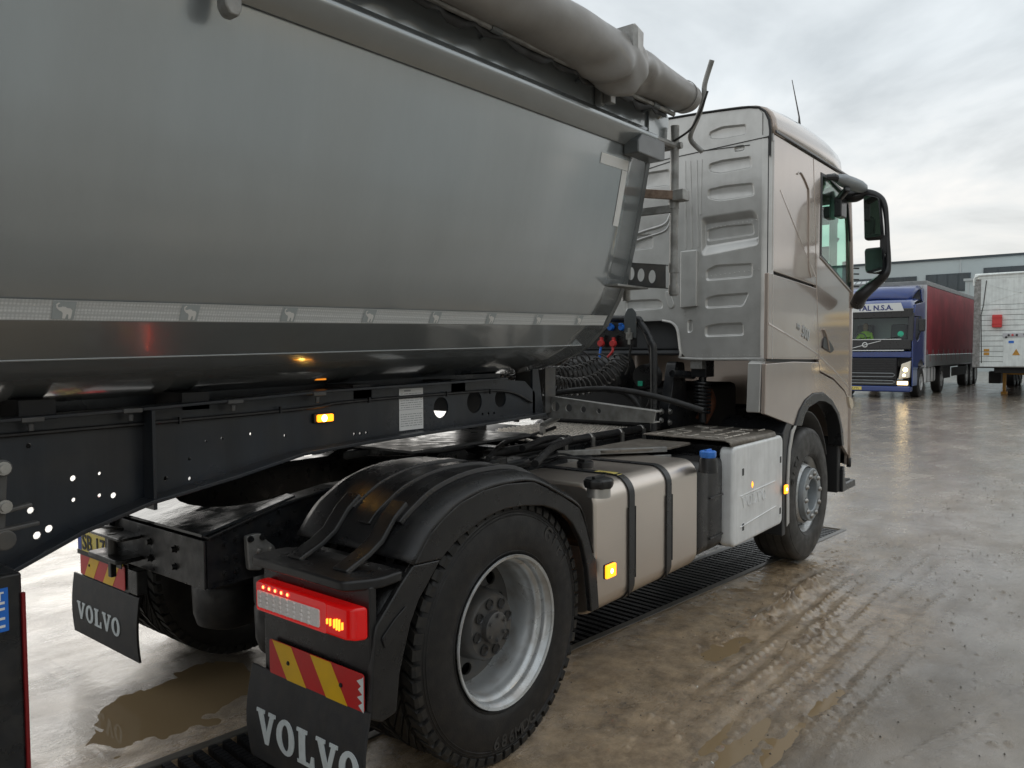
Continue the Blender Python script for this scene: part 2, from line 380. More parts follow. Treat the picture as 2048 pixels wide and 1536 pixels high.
GR_Y0, GR_W, GR_K = -.64, .38, -.10       # near edge of the drain at X = 0, its width, its slope
gx = axis_pts(-1.3, 5.6, .0088, 900, 1.13); gy = axis_pts(-3.2, -.2, .0088, 900, 1.13)
GX, GY = np.meshgrid(gx, gy, indexing='ij')
H = .010*fbm(GX, GY, 1.7, 3, 4)+.0085*fbm(GX, GY, .31, 9, 5)
fine = .0050*fbm(GX, GY, .09, 21, 4)+.0040*np.maximum(0, fbm(GX, GY, .035, 23, 2)-.12)*4*np.clip(fbm(GX, GY, .7, 24, 2)*4+.6, 0, 1)
near = np.exp(-(np.maximum(0, np.abs(GX-2.2)-3)/2)**2-(np.maximum(0, np.abs(GY+1.6)-1.4)/.6)**2)
edge_ = np.clip((GY+2.25-.10*(GX-2)+.9*fbm(GX, GY, 1.1, 44, 4))/.55, 0, 1)*np.clip((5.2-GX+1.2*fbm(GX, GY, .9, 45, 3))/1.2, 0, 1)
mudmask = np.clip((fbm(GX, GY, .9, 33, 4)+.34)*3.2, 0, 1)*near*edge_
H += fine*(.35+1.2*mudmask)
# tyre tracks pressed in the mud: ribs with small lugs, running along the yard
wob = .09*fbm(GX, GY*0, 1.3, 55, 3)+.02*fbm(GX, GY*0, .2, 56, 2)
for (y0, x0, x1, sl, amp) in ((-1.62,.9,3.9,-.02,.020),(-1.73,.8,4.2,-.02,.014),(-1.86,.5,4.4,-.03,.017),(-1.98,.4,4.0,-.03,.013),(-2.12,.2,3.4,-.05,.017),(-2.24,.2,3.2,-.05,.012),(-1.38,1.9,3.6,-.03,.020),(-2.5,1.0,4.2,-.30,.012),(-2.58,1.0,4.2,-.30,.010)):
    yc = y0+sl*(GX-1)+wob; d = (GY-yc)
    lug = .55+.45*np.sin((GX*1.0+np.abs(d)*.8)*2*pi/.075); br = np.clip(.5+3.0*fbm(GX, GY, .35, 71, 2), 0, 1)
    env = 1/(1+np.exp(-(GX-x0)*7))/(1+np.exp((GX-x1)*7))
    H += .95*amp*np.exp(-(d/.013)**2)*lug*env*br - amp*.45*np.exp(-((d-.05)/.03)**2)*env
# clods
rng = np.random.RandomState(4)
for i in range(420):
    if i < 130: cx, cy, rr, hh = 2.1+rng.rand()*1.0, -1.42-rng.rand()*.09, .012+rng.rand()*.022, .006+rng.rand()*.011
    elif i < 230: cx, cy, rr, hh = 1.75+rng.rand()*.7, -1.72-rng.rand()*.12, .01+rng.rand()*.024, .005+rng.rand()*.011
    else: cx, cy, rr, hh = .3+rng.rand()*4.5, -1.2-rng.rand()*1.9, .006+rng.rand()*.016, .004+rng.rand()*.011
    i0, i1 = np.searchsorted(gx, [cx-3*rr, cx+3*rr]); j0, j1 = np.searchsorted(gy, [cy-3*rr, cy+3*rr])
    X_, Y_ = GX[i0:i1, j0:j1], GY[i0:i1, j0:j1]
    H[i0:i1, j0:j1] += hh*np.exp(-(((X_-cx)/rr)**2+((Y_-cy)/(rr*.8))**2))*(.6+.9*vn(X_, Y_, .011, i))
# puddle hollows
wet = np.zeros_like(H)
for (cx, cy, rx, ry, dp, rot) in ((1.62,-1.44,.26,.085,.022,-.1),(.72,-1.93,.5,.16,.011,-.2),(1.35,-2.12,.20,.08,.012,-.1),
        (.1,1.7,.6,.22,.014,.2),(-.55,.35,.5,.3,.02,.2)):
    u = (GX-cx)*cos(rot)+(GY-cy)*sin(rot); v = -(GX-cx)*sin(rot)+(GY-cy)*cos(rot)
    q = (u/rx)**2+(v/ry)**2; q = q*(1+1.6*fbm(GX, GY, .35*ry+.08, 91, 3)); g = np.exp(-q*1.1)
    H -= dp*g*1.15; wet = np.maximum(wet, g)
# open wet surface further off: shallow hollows everywhere
far = np.clip((np.hypot(GX+2.4, GY+3.1)-4.5)/6, 0, 1)
H += far*.010*fbm(GX, GY, 2.6, 101, 3)+far*.001
# flatten where wheels and the drain are
dr = GY-(GR_Y0+GR_K*GX-GR_W/2)
dr = GY-(GR_Y0+GR_K*GX); ind = (GX > -2.2) & (GX < 4.95)
H = np.where(ind & (dr > -.10) & (dr < GR_W+.10), H*.25, H)
H = np.where(ind & (dr > 0) & (dr < GR_W), -.11, H)
for (wx, wy) in ((0, -1.08), (0, -.75), (0, 1.08), (0, .75), (3.7, -1.1), (3.7, 1.1)):
    g = np.exp(-((GX-wx)/.16)**4-((GY-wy)/.2)**4); H = H*(1-g)-.004*g
nx, ny = len(gx), len(gy)
vs = np.stack([GX.ravel(), GY.ravel(), H.ravel()], 1)
ii = (np.arange(nx-1)[:, None]*ny+np.arange(ny-1)[None]).ravel()
fs = np.stack([ii, ii+ny, ii+ny+1, ii+1], 1)
me = bpy.data.meshes.new('ground'); me.vertices.add(len(vs)); me.vertices.foreach_set('co', vs.ravel())
me.loops.add(fs.size); me.loops.foreach_set('vertex_index', fs.ravel()); me.polygons.add(len(fs))
me.polygons.foreach_set('loop_start', np.arange(0, fs.size, 4)); me.polygons.foreach_set('loop_total', np.full(len(fs), 4))
me.polygons.foreach_set('use_smooth', np.ones(len(fs), bool)); me.update(calc_edges=True); me.validate()
at = me.attributes.new('mud', 'FLOAT', 'POINT'); at.data.foreach_set('value', mudmask.ravel().astype(np.float32))
gm = bpy.data.materials.new('muddy_yard'); gm.use_nodes = True; t = gm.node_tree; b = t.nodes['Principled BSDF']
tc = t.nodes.new('ShaderNodeTexCoord')
def tn(s, d=6, r=.6, sc=(1, 1, 1)):
    mp = t.nodes.new('ShaderNodeMapping'); mp.inputs['Scale'].default_value = sc; t.links.new(tc.outputs['Object'], mp.inputs[0])
    n = t.nodes.new('ShaderNodeTexNoise'); n.inputs['Scale'].default_value = s; n.inputs['Detail'].default_value = d; n.inputs['Roughness'].default_value = r
    t.links.new(mp.outputs[0], n.inputs['Vector']); return n.outputs[0]
def ramp(src, a, b_, c0, c1):
    r = t.nodes.new('ShaderNodeValToRGB'); t.links.new(src, r.inputs[0]); r.color_ramp.elements[0].position = a; r.color_ramp.elements[1].position = b_
    r.color_ramp.elements[0].color = (*c0, 1); r.color_ramp.elements[1].color = (*c1, 1); return r.outputs[0]
def mixc(f, a, b_, bt='MIX'):
    m = t.nodes.new('ShaderNodeMix'); m.data_type = 'RGBA'; m.blend_type = bt
    if isinstance(f, float): m.inputs[0].default_value = f
    else: t.links.new(f, m.inputs[0])
    t.links.new(a, m.inputs[6]); t.links.new(b_, m.inputs[7]); return m.outputs[2]
con = ramp(tn(2.3, 9, .65), .3, .7, (.15, .123, .094), (.37, .315, .25))
con2 = ramp(tn(.35, 5, .6, (1, 2.2, 1)), .38, .62, (.14, .116, .088), (.38, .33, .27))
conc = mixc(.5, con, con2)
mud = ramp(tn(7, 10, .74), .36, .66, (.17, .115, .062), (.54, .395, .245))
an = t.nodes.new('ShaderNodeAttribute'); an.attribute_name = 'mud'
base = mixc(an.outputs['Fac'], conc, mud)
spk = ramp(tn(75, 3, .5), .68, .78, (0, 0, 0), (1, 1, 1)); spk2 = ramp(tn(9, 3, .5), .45, .65, (0, 0, 0), (1, 1, 1))
sm = t.nodes.new('ShaderNodeMath'); sm.operation = 'MULTIPLY'; t.links.new(spk, sm.inputs[0]); t.links.new(spk2, sm.inputs[1])
dk = t.nodes.new('ShaderNodeRGB'); dk.outputs[0].default_value = (.02, .017, .013, 1)
base = mixc(sm.outputs[0], base, dk.outputs[0]); t.links.new(base, b.inputs['Base Color'])
rg = ramp(tn(1.3, 8, .7, (1, 1.8, 1)), .34, .68, (.07,)*3, (.36,)*3); mr_ = t.nodes.new('ShaderNodeMath'); mr_.operation = 'MULTIPLY'; t.links.new(an.outputs['Fac'], mr_.inputs[0]); mr_.inputs[1].default_value = .10
ma_ = t.nodes.new('ShaderNodeMath'); ma_.operation = 'ADD'; t.links.new(mr_.outputs[0], ma_.inputs[0]); t.links.new(rg, ma_.inputs[1]); t.links.new(ma_.outputs[0], b.inputs['Roughness'])
b.inputs['Specular IOR Level'].default_value = .6
bp = t.nodes.new('ShaderNodeBump'); bp.inputs['Strength'].default_value = .85; bp.inputs['Distance'].default_value = .012; t.links.new(tn(85, 8, .75), bp.inputs['Height'])
bp2 = t.nodes.new('ShaderNodeBump'); bp2.inputs['Strength'].default_value = .55; bp2.inputs['Distance'].default_value = .03; t.links.new(tn(6, 10, .72, (1, 1.6, 1)), bp2.inputs['Height'])
t.links.new(bp2.outputs[0], bp.inputs['Normal']); t.links.new(bp.outputs[0], b.inputs['Normal'])
fw_ = ramp(tn(.9, 7, .68, (1, 1.7, 1)), .36, .58, (.2,)*3, (.85,)*3); t.links.new(fw_, b.inputs['Coat Weight'])
b.inputs['Coat IOR'].default_value = 1.42; b.inputs['Coat Roughness'].default_value = .12
bp3 = t.nodes.new('ShaderNodeBump'); bp3.inputs['Strength'].default_value = .45; bp3.inputs['Distance'].default_value = .012; t.links.new(tn(9, 8, .62, (1, 1.6, 1)), bp3.inputs['Height']); t.links.new(bp3.outputs[0], b.inputs['Coat Normal'])
me.materials.append(gm); tag(put('ground', me), 'wet muddy concrete yard with tyre tracks', kind='structure')
# puddle water: one level sheet, seen wherever the ground dips below it
wt = bpy.data.materials.new('muddy_water'); wt.use_nodes = True; t = wt.node_tree; b = t.nodes['Principled BSDF']
b.inputs['Base Color'].default_value = (.27, .195, .11, 1); b.inputs['Roughness'].default_value = .03; b.inputs['IOR'].default_value = 1.33
tc = t.nodes.new('ShaderNodeTexCoord'); bp = t.nodes.new('ShaderNodeBump'); bp.inputs['Strength'].default_value = .05; bp.inputs['Distance'].default_value = .01
t.links.new(tn(7, 3, .5), bp.inputs['Height']); t.links.new(bp.outputs[0], b.inputs['Normal'])
M_['muddy_water'] = wt
hole = [(-2.2, GR_Y0-2.2*GR_K), (4.95, GR_Y0+4.95*GR_K), (4.95, GR_Y0+4.95*GR_K+GR_W), (-2.2, GR_Y0-2.2*GR_K+GR_W)]
mb = MB(); z = -.0105
X0, X1 = -60, 80
mb.add([(X0,-60,z),(X1,-60,z),(X1,60,z),(X0,60,z)]+[(p[0],p[1],z) for p in hole], [(0,1,5,4),(1,2,6,5),(2,3,7,6),(3,0,4,7)])
mb.build('puddle_water', 'muddy_water', smooth=False, kind='structure')
# the drain: a channel covered by ribbed bars
dg_ = thing('drain_grate', 'long dark ribbed drain grate set in the ground under the grey truck', 'drain grate', (1, -.55, 0))
ca = cos(atan2(GR_K, 1)); sa = sin(atan2(GR_K, 1))
bar0 = None; x = -1.9; k = 0
hb = MB()
L_ = GR_W+.0
for s in range(15):
    y0 = s*L_/15; hb.box((-.017, y0, -.012), (.017, y0+L_/15*.86, .004))
hb.box((-.015, 0, -.03), (.015, L_, -.004))
while x < 4.9:
    if bar0 is None: bar0 = hb.build('bar', 'grate_iron', dg_, smooth=False); b_ = bar0; b_.matrix_parent_inverse = wm(dg_).inverted(); 
    else: b_ = same(bar0, 'bar', dg_)
    b_.location = (x, GR_Y0+GR_K*x, 0); b_.rotation_euler = (0, random.uniform(-.02, .02), GR_K*.9); x += .062; k += 1
for s, o_ in ((0, -.03), (1, GR_W+.03)):
    mb = MB(); mb.bar((-2.2, GR_Y0-2.2*GR_K+o_, -.02), (4.95, GR_Y0+4.95*GR_K+o_, -.02), .05, .05); mb.build('edge_frame', 'concrete_edge', dg_, bevel=.006)
# loose grit on the wet concrete
mb = MB()
for i in range(900):
    x = random.uniform(.2, 9); y = random.uniform(-3.2, -.9-.1*x) if i % 3 else random.uniform(1.0, 3.5); r = random.uniform(.002, .0065)*(1+max(0, x-3)*.12)
    a = random.random()*6
    mb.add([(x+r*cos(a+k*2.1), y+r*sin(a+k*2.1), .003) for k in range(3)]+[(x, y, .003+r*1.2)], [(0,1,3),(1,2,3),(2,0,3)])
mb.build('grit', 'grit', smooth=False, kind='stuff')
for (px, py, a, l_) in ((.60, -2.27, .5, .035), (1.05, -1.55, .2, .012), (.45, -1.9, 1.2, .012)):
    mb = MB(); mb.bar((px, py, .012), (px+l_*cos(a), py+l_*sin(a), .012), .005, .005)
    tag(mb.build('litter_scrap', 'litter_white', bevel=.001), {.60: 'white stub of litter lying near the bottom edge of the mud', 1.05: 'tiny white scrap on the mud beside the drain grate', .45: 'tiny white scrap in the mud by the rear tyre'}[px], 'litter')

# ------------------------------------------------------------ wheels
def tyre_prof(c, w=.30, R=.52, r=.295):
    # (offset, radius) across the tyre, c = middle offset
    h = w/2
    return [(c-h*.80, r-.004), (c-h*.93, r+.012), (c-h*.99, r+.05), (c-h*1.0, r+.10), (c-h*.975, r+.145), (c-h*.94, R-.045), (c-h*.90, R-.024), (c-h*.84, R-.008), (c-h*.70, R-.001), (c, R+.003),
            (c+h*.70, R-.001), (c+h*.84, R-.008), (c+h*.90, R-.024), (c+h*.94, R-.045), (c+h*.975, r+.145), (c+h, r+.10), (c+h*.99, r+.05), (c+h*.93, r+.012), (c+h*.80, r-.004)]
def make_tyre(parent, c, s, R=.52, w=.30, m='rubber', lugs=True, rings=True, name='tyre'):
    # s = -1: the outer face looks to -Y
    mb = MB(); pr = tyre_prof(0, w, R-.012 if lugs else R); mb.lathe(pr, c, 'Y', 72)
    ty = mb.build(name, m, parent, ang=50)
    if lugs:
        lb = MB(); n = 56
        for i in range(n):
            for side in (-1, 1):
                a = 2*pi*(i+(.5 if side > 0 else 0))/n; da = 2*pi/n*.33
                yo, yi = side*w*.468, side*w*.27; vs = []
                for (yy, rr) in ((yo, R-.034), (yo*.985, R-.012), (yo*.93, R+.001), (yi, R+.004)):
                    for ss in (-1, 1):
                        sk = (.0 if yy != yi else .5*side)*2*pi/n
                        vs.append((c[0]+rr*cos(a+ss*da+sk), c[1]+yy, c[2]+rr*sin(a+ss*da+sk)))
                for (yy, rr) in ((yo*.93, R-.040), (yo*.9, R-.03), (yo*.85, R-.03), (yi, R-.02)):
                    for ss in (-1, 1):
                        sk = (.0 if yy != yi else .5*side)*2*pi/n
                        vs.append((c[0]+rr*cos(a+ss*da+sk), c[1]+yy, c[2]+rr*sin(a+ss*da+sk)))
                lb.add(vs, [(0,1,3,2),(2,3,5,4),(4,5,7,6),(0,2,10,8),(2,4,12,10),(4,6,14,12),(1,9,11,3),(3,11,13,5),(5,13,15,7),(6,7,15,14),(0,8,9,1)])
            a = 2*pi*(i+.25)/n; da = 2*pi/n*.36
            vs = [(c[0]+rr*cos(a+ss*da+yy*3), c[1]+yy, c[2]+rr*sin(a+ss*da+yy*3)) for rr in (R-.02, R+.004) for yy in (-.055, .055) for ss in (-1, 1)]
            lb.add(vs, [(4,5,7,6),(0,1,5,4),(2,6,7,3),(0,4,6,2),(1,3,7,5)])
        lb.build('tread_block', 'tread_rubber', ty, smooth=False, kind='stuff')
    if rings:
        for rr in ((.30, .318, .462, .473, .484) if lugs else (.30, .318, .49, .475)):
            if rr > R-.04: continue
            mb = MB(); h = w/2; pr = tyre_prof(0, w, R-.012 if lugs else R)
            # offset of the sidewall at this radius
            for k in range(8):
                if pr[k][1] <= rr <= pr[k+1][1]: tt = (rr-pr[k][1])/(pr[k+1][1]-pr[k][1]); off = pr[k][0]*(1-tt)+pr[k+1][0]*tt
            off = off*(1 if s < 0 else -1)
            mb.lathe([(off, rr-.0028), (off+s*.0024, rr-.001), (off+s*.0024, rr+.001), (off, rr+.0028)], c, 'Y', 72)
            mb.build('sidewall_ring', m, ty)
    return ty
def arc_text(s, c, yy, rad, a0, step, size, m, parent, sgn=1):
    for i, ch in enumerate(s):
        if ch == ' ': continue
        a = a0-step*i*sgn
        rv = Vector((cos(a), 0, sin(a))); tv = Vector((sin(a), 0, -cos(a)))*sgn
        text(ch, size, Vector(c)+rv*rad*1+Vector((0, yy, 0)), tv, rv*sgn, .003, m, parent, 'raised_letter', bold=.001, align='CENTER')

def annulus_plate(mb, c, y0, y1, r0, r1, nh, hr, hrad, hry=None, n=64):
    holes = [circ(0, 0, r0, 40)]
    for i in range(nh):
        a = 2*pi*i/nh+.2
        holes.append([(hrad*cos(a)+hr*cos(q)*(-sin(a))+ (hry or hr)*sin(q)*cos(a), hrad*sin(a)+hr*cos(q)*cos(a)+(hry or hr)*sin(q)*sin(a)) for q in [2*pi*j/14 for j in range(14)]])
    k = MB(); k.prism(circ(0, 0, r1, n), 'Y', y0, y1, holes); mb.add([(p[0]+c[0], p[1]+c[1], p[2]+c[2]) for p in k.v], k.f)

def rear_wheel(parent, y, s, name='rear_wheel', detail=True):
    # dual wheel; s = outward sign; y = outer tyre middle
    c = (0, y, .52)
    mb = MB(); mb.lathe([(s*.148, .292), (s*.152, .303), (s*.146, .305), (s*.140, .296), (s*.125, .2905), (s*.121, .286), (s*.108, .285), (s*.098, .283), (s*.092, .272), (s*.07, .2655), (s*.045, .2645), (s*.040, .2605), (s*-.02, .262), (s*-.06, .255), (s*-.085, .240)], c, 'Y', 72)
    wh = mb.build(name, 'rim_silver', parent, ang=50)
    mb = MB(); annulus_plate(mb, (0, y-s*.075, .52), 0, s*.012, .10, .252, 10, .032, .20, .026)
    mb.build('wheel_disc', 'hub_grey', wh, bevel=.003)  # darker than the rim: shade deep in the wheel put into the colour
    ty = make_tyre(wh, c, s)
    hb = MB(); hb.lathe([(-s*.14, .155), (-s*.07, .150), (s*.02, .142), (s*.045, .136), (s*.058, .125), (s*.060, .075), (s*.060, .0005)], c, 'Y', 48)
    hub = hb.build('hub', 'hub_grey', wh, ang=40)
    if detail:
        mb = MB()
        for i in range(8):
            a = 2*pi*i/8+.2; mb.lathe([(s*.061, .021), (s*.0655, .0225), (s*.066, .020), (s*.062, .017)], (.098*cos(a), y, .52+.098*sin(a)), 'Y', 16)
            mb.lathe([(s*.0615, .017), (s*.0612, .0005)], (.098*cos(a), y, .52+.098*sin(a)), 'Y', 16)
            mb.build('hub_pocket', 'chassis', hub); mb = MB()
        mb = MB(); mb.lathe([(s*.055, .066), (s*.082, .064), (s*.086, .058), (s*.086, .0005)], c, 'Y', 36); cp = mb.build('hub_cap', 'hub_grey', hub)
        for i in range(6):
            a = 2*pi*i/6+.5; mb = MB(); bolt(mb, (.05*cos(a), y+s*.086, .52+.05*sin(a)), 'Y', .0075, s*.008); mb.build('wheel_bolt', 'hub_grey', hub)
    # inner tyre
    make_tyre(wh, (0, y-s*.335, .52), s, rings=False, name='inner_tyre')
    # brake drum
    mb = MB(); mb.lathe([(-s*.14, .21), (-s*.42, .21), (-s*.42, .001)], c, 'Y', 32); mb.build('brake_drum', 'chassis', wh)
    return wh, ty

truck = thing('tractor_truck', 'grey brown tractor truck with silver fuel tank, hitched under the tipper trailer', 'truck', (0, 0, 0))
wr, tyr = rear_wheel(truck, -1.085, -1)
wl, tyl = rear_wheel(truck, 1.085, 1, detail=False)
arc_text('Giti', (0, -1.085-.148, .52), 0, .405, radians(52), radians(7.5), .085, 'dusty_rubber', tyr)
arc_text('GDM686', (0, -1.085-.148, .52), 0, .455, radians(-70), radians(-6.2), .07, 'dusty_rubber', tyr, -1)

def front_wheel(parent, y, s):
    c = (3.7, y, .52)
    mb = MB(); mb.lathe([(s*.128, .292), (s*.133, .303), (s*.127, .305), (s*.12, .296), (s*.10, .288), (s*.085, .275), (s*.03, .268)], c, 'Y', 72)
    wh = mb.build('front_wheel', 'rim_silver', parent, ang=50)
    # dished disc with ten round vents
    cone = MB(); n = 60; rings = []
    prof = [(.03, .268), (.060, .262), (.085, .250), (.118, .228), (.132, .214)]
    for o, r in prof: rings.append([(c[0]+r*cos(2*pi*j/n), c[1]+s*o, c[2]+r*sin(2*pi*j/n)) for j in range(n)])
    cone.loft(rings, closed=True); cone.build('wheel_disc', 'rim_silver', wh)
    for i in range(10):
        a = 2*pi*i/10+.1; mid = Vector((c[0]+.2395*cos(a), c[1]+s*.1025, c[2]+.2395*sin(a)))
        nrm = Vector((cos(a)*.83, s*.56, sin(a)*.83)).normalized(); tg = Vector((-sin(a), 0, cos(a))); up = nrm.cross(tg)
        m2 = MB(); m2.add([mid+nrm*.0025+tg*.027*cos(q)+up*.017*sin(q) for q in [2*pi*j/16 for j in range(16)]]+[mid-nrm*.02], [(j, (j+1) % 16, 16) for j in range(16)])
        m2.build('vent_hole', 'seal', wh)
    mb = MB(); mb.lathe([(s*.06, .200), (s*.165, .204), (s*.172, .202), (s*.176, .196), (s*.176, .128), (s*.170, .122), (s*.10, .112), (s*.02, .108)], c, 'Y', 60)
    fl = mb.build('nut_ring', 'hub_silver', wh, ang=30)
    for i in range(10):
        a = 2*pi*i/10+.14; m2 = MB(); q = (c[0]+.163*cos(a), c[1], c[2]+.163*sin(a))
        m2.lathe([(s*.170, .0185), (s*.178, .0195), (s*.186, .0165), (s*.193, .011), (s*.195, .0005)], q, 'Y', 14); m2.build('wheel_nut', 'steel', fl)
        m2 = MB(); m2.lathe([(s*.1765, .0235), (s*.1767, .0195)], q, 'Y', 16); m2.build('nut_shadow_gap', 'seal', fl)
    mb = MB(); mb.lathe([(s*.02, .11), (s*.03, .07), (s*.05, .065), (s*.055, .0005)], c, 'Y', 32); mb.build('hub', 'hub_silver', wh)
    ty = make_tyre(wh, c, s, R=.515, w=.315, m='dusty_rubber', lugs=False)
    mb = MB()
    for g in (-.09, -.03, .03, .09): mb.lathe([(g-.006, .5165), (g-.004, .5175), (g+.004, .5175), (g+.006, .5165)], c, 'Y', 72)
    mb.build('tread_groove', 'seal', ty)
    return wh, ty
wf, tyf = front_wheel(truck, -1.09, -1)
front_wheel(truck, 1.09, 1)
arc_text('GITI', (3.7, -1.09-.157, .52), 0, .40, radians(160), radians(9), .07, 'rubber', tyf)

# ------------------------------------------------------------ tractor: frame
for sg in (-1, 1):
    y0 = sg*.42
    out_ = [(-.82,.735),(-.82,.925),(-.50,1.00),(-.22,1.035),(3.2,1.035),(3.2,.80),(-.25,.80),(-.45,.74)]
    mb = MB(); mb.prism(out_, 'Y', y0, y0-sg*.009)
    mb.add([(x, y0-sg*(0 if k == 0 else .085), z+.0015) for (x, z) in ((-.82,.925),(-.50,1.00),(-.22,1.035),(3.2,1.035)) for k in (0, 1)], [(0,1,3,2),(2,3,5,4),(4,5,7,6)])
    mb.add([(x, y0-sg*(0 if k == 0 else .085), z+.0135) for (x, z) in ((-.82,.925),(-.50,1.00),(-.22,1.035),(3.2,1.035)) for k in (0, 1)], [(0,1,3,2),(2,3,5,4),(4,5,7,6)])
    mb.add([(x, y0+k, z) for (x, z) in ((-.82,.925),(-.50,1.00),(-.22,1.035),(3.2,1.035)) for k, dz in ((0, 0), (0, 0))], [])
    mb.bar((-.22, y0-sg*.045, .806), (3.2, y0-sg*.045, .806), .085, .010)
    fr = mb.build('frame_rail', 'chassis', truck, smooth=False)
    mb = MB()
    for a, b_ in (((-.82,.931),(-.50,1.006)), ((-.50,1.006),(-.22,1.041)), ((-.22,1.041),(3.2,1.041))):
        mb.bar((a[0], y0-sg*.035, a[1]+.002), (b_[0], y0-sg*.035, b_[1]+.002), .10, .014)
    mb.build('rail_flange', 'chassis', fr, bevel=.004)
    if sg < 0:
        for p in [(-0.497,0.984),(-0.545,0.944),(-0.493,0.900),(-0.697,0.905),(-0.744,0.894),(-0.492,0.843),(-0.745,0.842),(-0.698,0.844),(-0.745,0.783),(-0.697,0.786),(-0.405,0.911),(-0.411,0.853)]:
            m2 = MB(); bolt(m2, (p[0], y0, p[1]), 'Y', .010, -.014); m2.build('frame_bolt', 'chassis', fr)
        for i in range(16):
            m2 = MB(); bolt(m2, (.15+i*.17, y0, .99 if i % 2 else .95), 'Y', .009, -.012); m2.build('frame_bolt', 'chassis', fr)
# rear cross member and its wet top plate
mb = MB(); mb.prism([(-.42,.735),(.42,.735),(.42,.925),(-.42,.925)], 'X', -.832, -.822)
mb.box((-.82, -.42, .75), (-.70, .42, .76)); xm = mb.build('rear_cross_member', 'chassis', truck, bevel=.004)
arc = [(-.40+.31*sin(a)-.0, .33*cos(a)) for a in [pi*1.5-pi/2+pi*i/14 for i in range(15)]]
tp = [(-.84,-.42),(-.84,.42),(-.42,.42)]+[(-.42-.24*sin(pi*i/12), .36*cos(pi*i/12)) for i in range(13)]+[(-.42,-.42)]
mb = MB(); mb.prism(tp, 'Z', 0, .010); mb.v = [(p[0], p[1], p[2]+.941+max(0, (p[0]+.82))*.22) for p in mb.v]
mk('wet_steel', (.03, .034, .038), .13, vary=.3, bump=.5, bscale=12, rvary=.08)
mb.build('top_plate', 'wet_steel', xm, smooth=False)
# tow coupling
tw = MB(); tw.prism(rrect(-.93, .06, -.83, .34, .02), 'Z', .865, .877); tw.prism(rrect(-.94, .06, -.83, .34, .02), 'Z', .772, .790)
tow = tw.build('tow_coupling', 'chassis', truck, bevel=.004)
mb = MB(); mb.tube([(-.90, .19, .77), (-.90, .19, .88)], .018, 16); mb.build('coupling_pin', 'hub_grey', tow)
mb = MB(); mb.tube(cat([(-.88, .28, .90), (-.92, .32, .915), (-.94, .22, .915), (-.92, .12, .915), (-.88, .14, .90)], 6), .008, 8); mb.build('pull_handle', 'chassis', tow)
mb = MB(); mb.box((-.86, .30, .66), (-.835, .33, .94)); mb.build('coupling_bracket', 'chassis', tow, bevel=.004)
mb = MB(); mb.box((-.88, .02, .64), (-.835, .10, .74)); mb.build('coupling_bracket', 'chassis', tow, bevel=.004)
for y, z in ((-.2,.86),(-.2,.79),(.0,.86),(.0,.79),(.30,.86)):
    m2 = MB(); bolt(m2, (-.832, y, z), 'X', .012, -.016); m2.build('frame_bolt', 'chassis', xm)
# cast shackle bracket on the frame side
sp = [(-0.676,0.919),(-0.636,0.922),(-0.603,0.917),(-0.585,0.886),(-0.546,0.853),(-0.542,0.826),(-0.573,0.818),(-0.589,0.795),(-0.613,0.770),(-0.668,0.783),(-0.673,0.847)]
mb = MB(); mb.prism(rpoly(sp, .01), 'Y', -.435, -.462); sb = mb.build('shackle_bracket', 'galvanised', truck, bevel=.006)
for p in [(-0.661,0.906),(-0.607,0.904),(-0.622,0.850),(-0.569,0.847)]:
    m2 = MB(); bolt(m2, (p[0], -.462, p[1]), 'Y', .010, -.014); m2.build('bracket_bolt', 'chassis' if p[1] > .88 else 'steel', sb)
# air spring, axle, gearbox, driveshaft
for sg in (-1, 1):
    mb = MB(); mb.lathe([(.0, .001), (.0, .10), (.02, .145), (.07, .16), (.2, .165), (.215, .158), (.23, .165), (.36, .165), (.39, .15), (.40, .10), (.40, .001)], (-.34, sg*.26-.02, .33), 'Z', 40)
    mb.build('air_spring', 'rubber', truck)
mb = MB(); mb.tube([(0, -.9, .52), (0, .9, .52)], .075, 20); mb.lathe([(-.17,.001),(-.16,.10),(-.08,.2),(.08,.2),(.16,.10),(.17,.001)], (0, 0, .52), 'Y', 30); mb.build('rear_axle', 'chassis', truck)
mb = MB(); mb.tube([(.15, 0, .55), (2.4, 0, .72)], .05, 16); mb.build('drive_shaft', 'chassis', truck)
mb = MB(); mb.cbox((2.75, 0, .80), (.9, .5, .5)); mb.cbox((3.75, 0, .95), (1.3, .75, .8)); mb.cbox((4.7, 0, .75), (.12, 1.2, .75)); mb.build('engine_block', 'undercarriage', truck, bevel=.05)  # plain dark boxes for engine and gearbox, also added to block light
for x in (.75, 1.6, 2.3):
    mb = MB(); mb.box((x-.04, -.41, .82), (x+.04, .41, 1.0)); mb.build('cross_member', 'chassis', truck, bevel=.005)
for (x, y, z, r, l_, ax) in ((1.25, .15, .75, .13, .6, 'X'), (-.35, .72, .45, .0, 0, 'Y')):
    if r: mb = MB(); mb.lathe([(-l_/2, .001), (-l_/2, r*.7), (-l_/2+.03, r), (l_/2-.03, r), (l_/2, r*.7), (l_/2, .001)], (x, y, z), ax, 28); mb.build('air_tank', 'chassis', truck)
# left side tank, seen only as a dark mass
mb = MB(); mb.prism(rrect(.6, .40, 1.25, 1.02, .12), 'X', .9, 2.7); mb.build('left_tank', 'undercarriage', truck, bevel=.02)

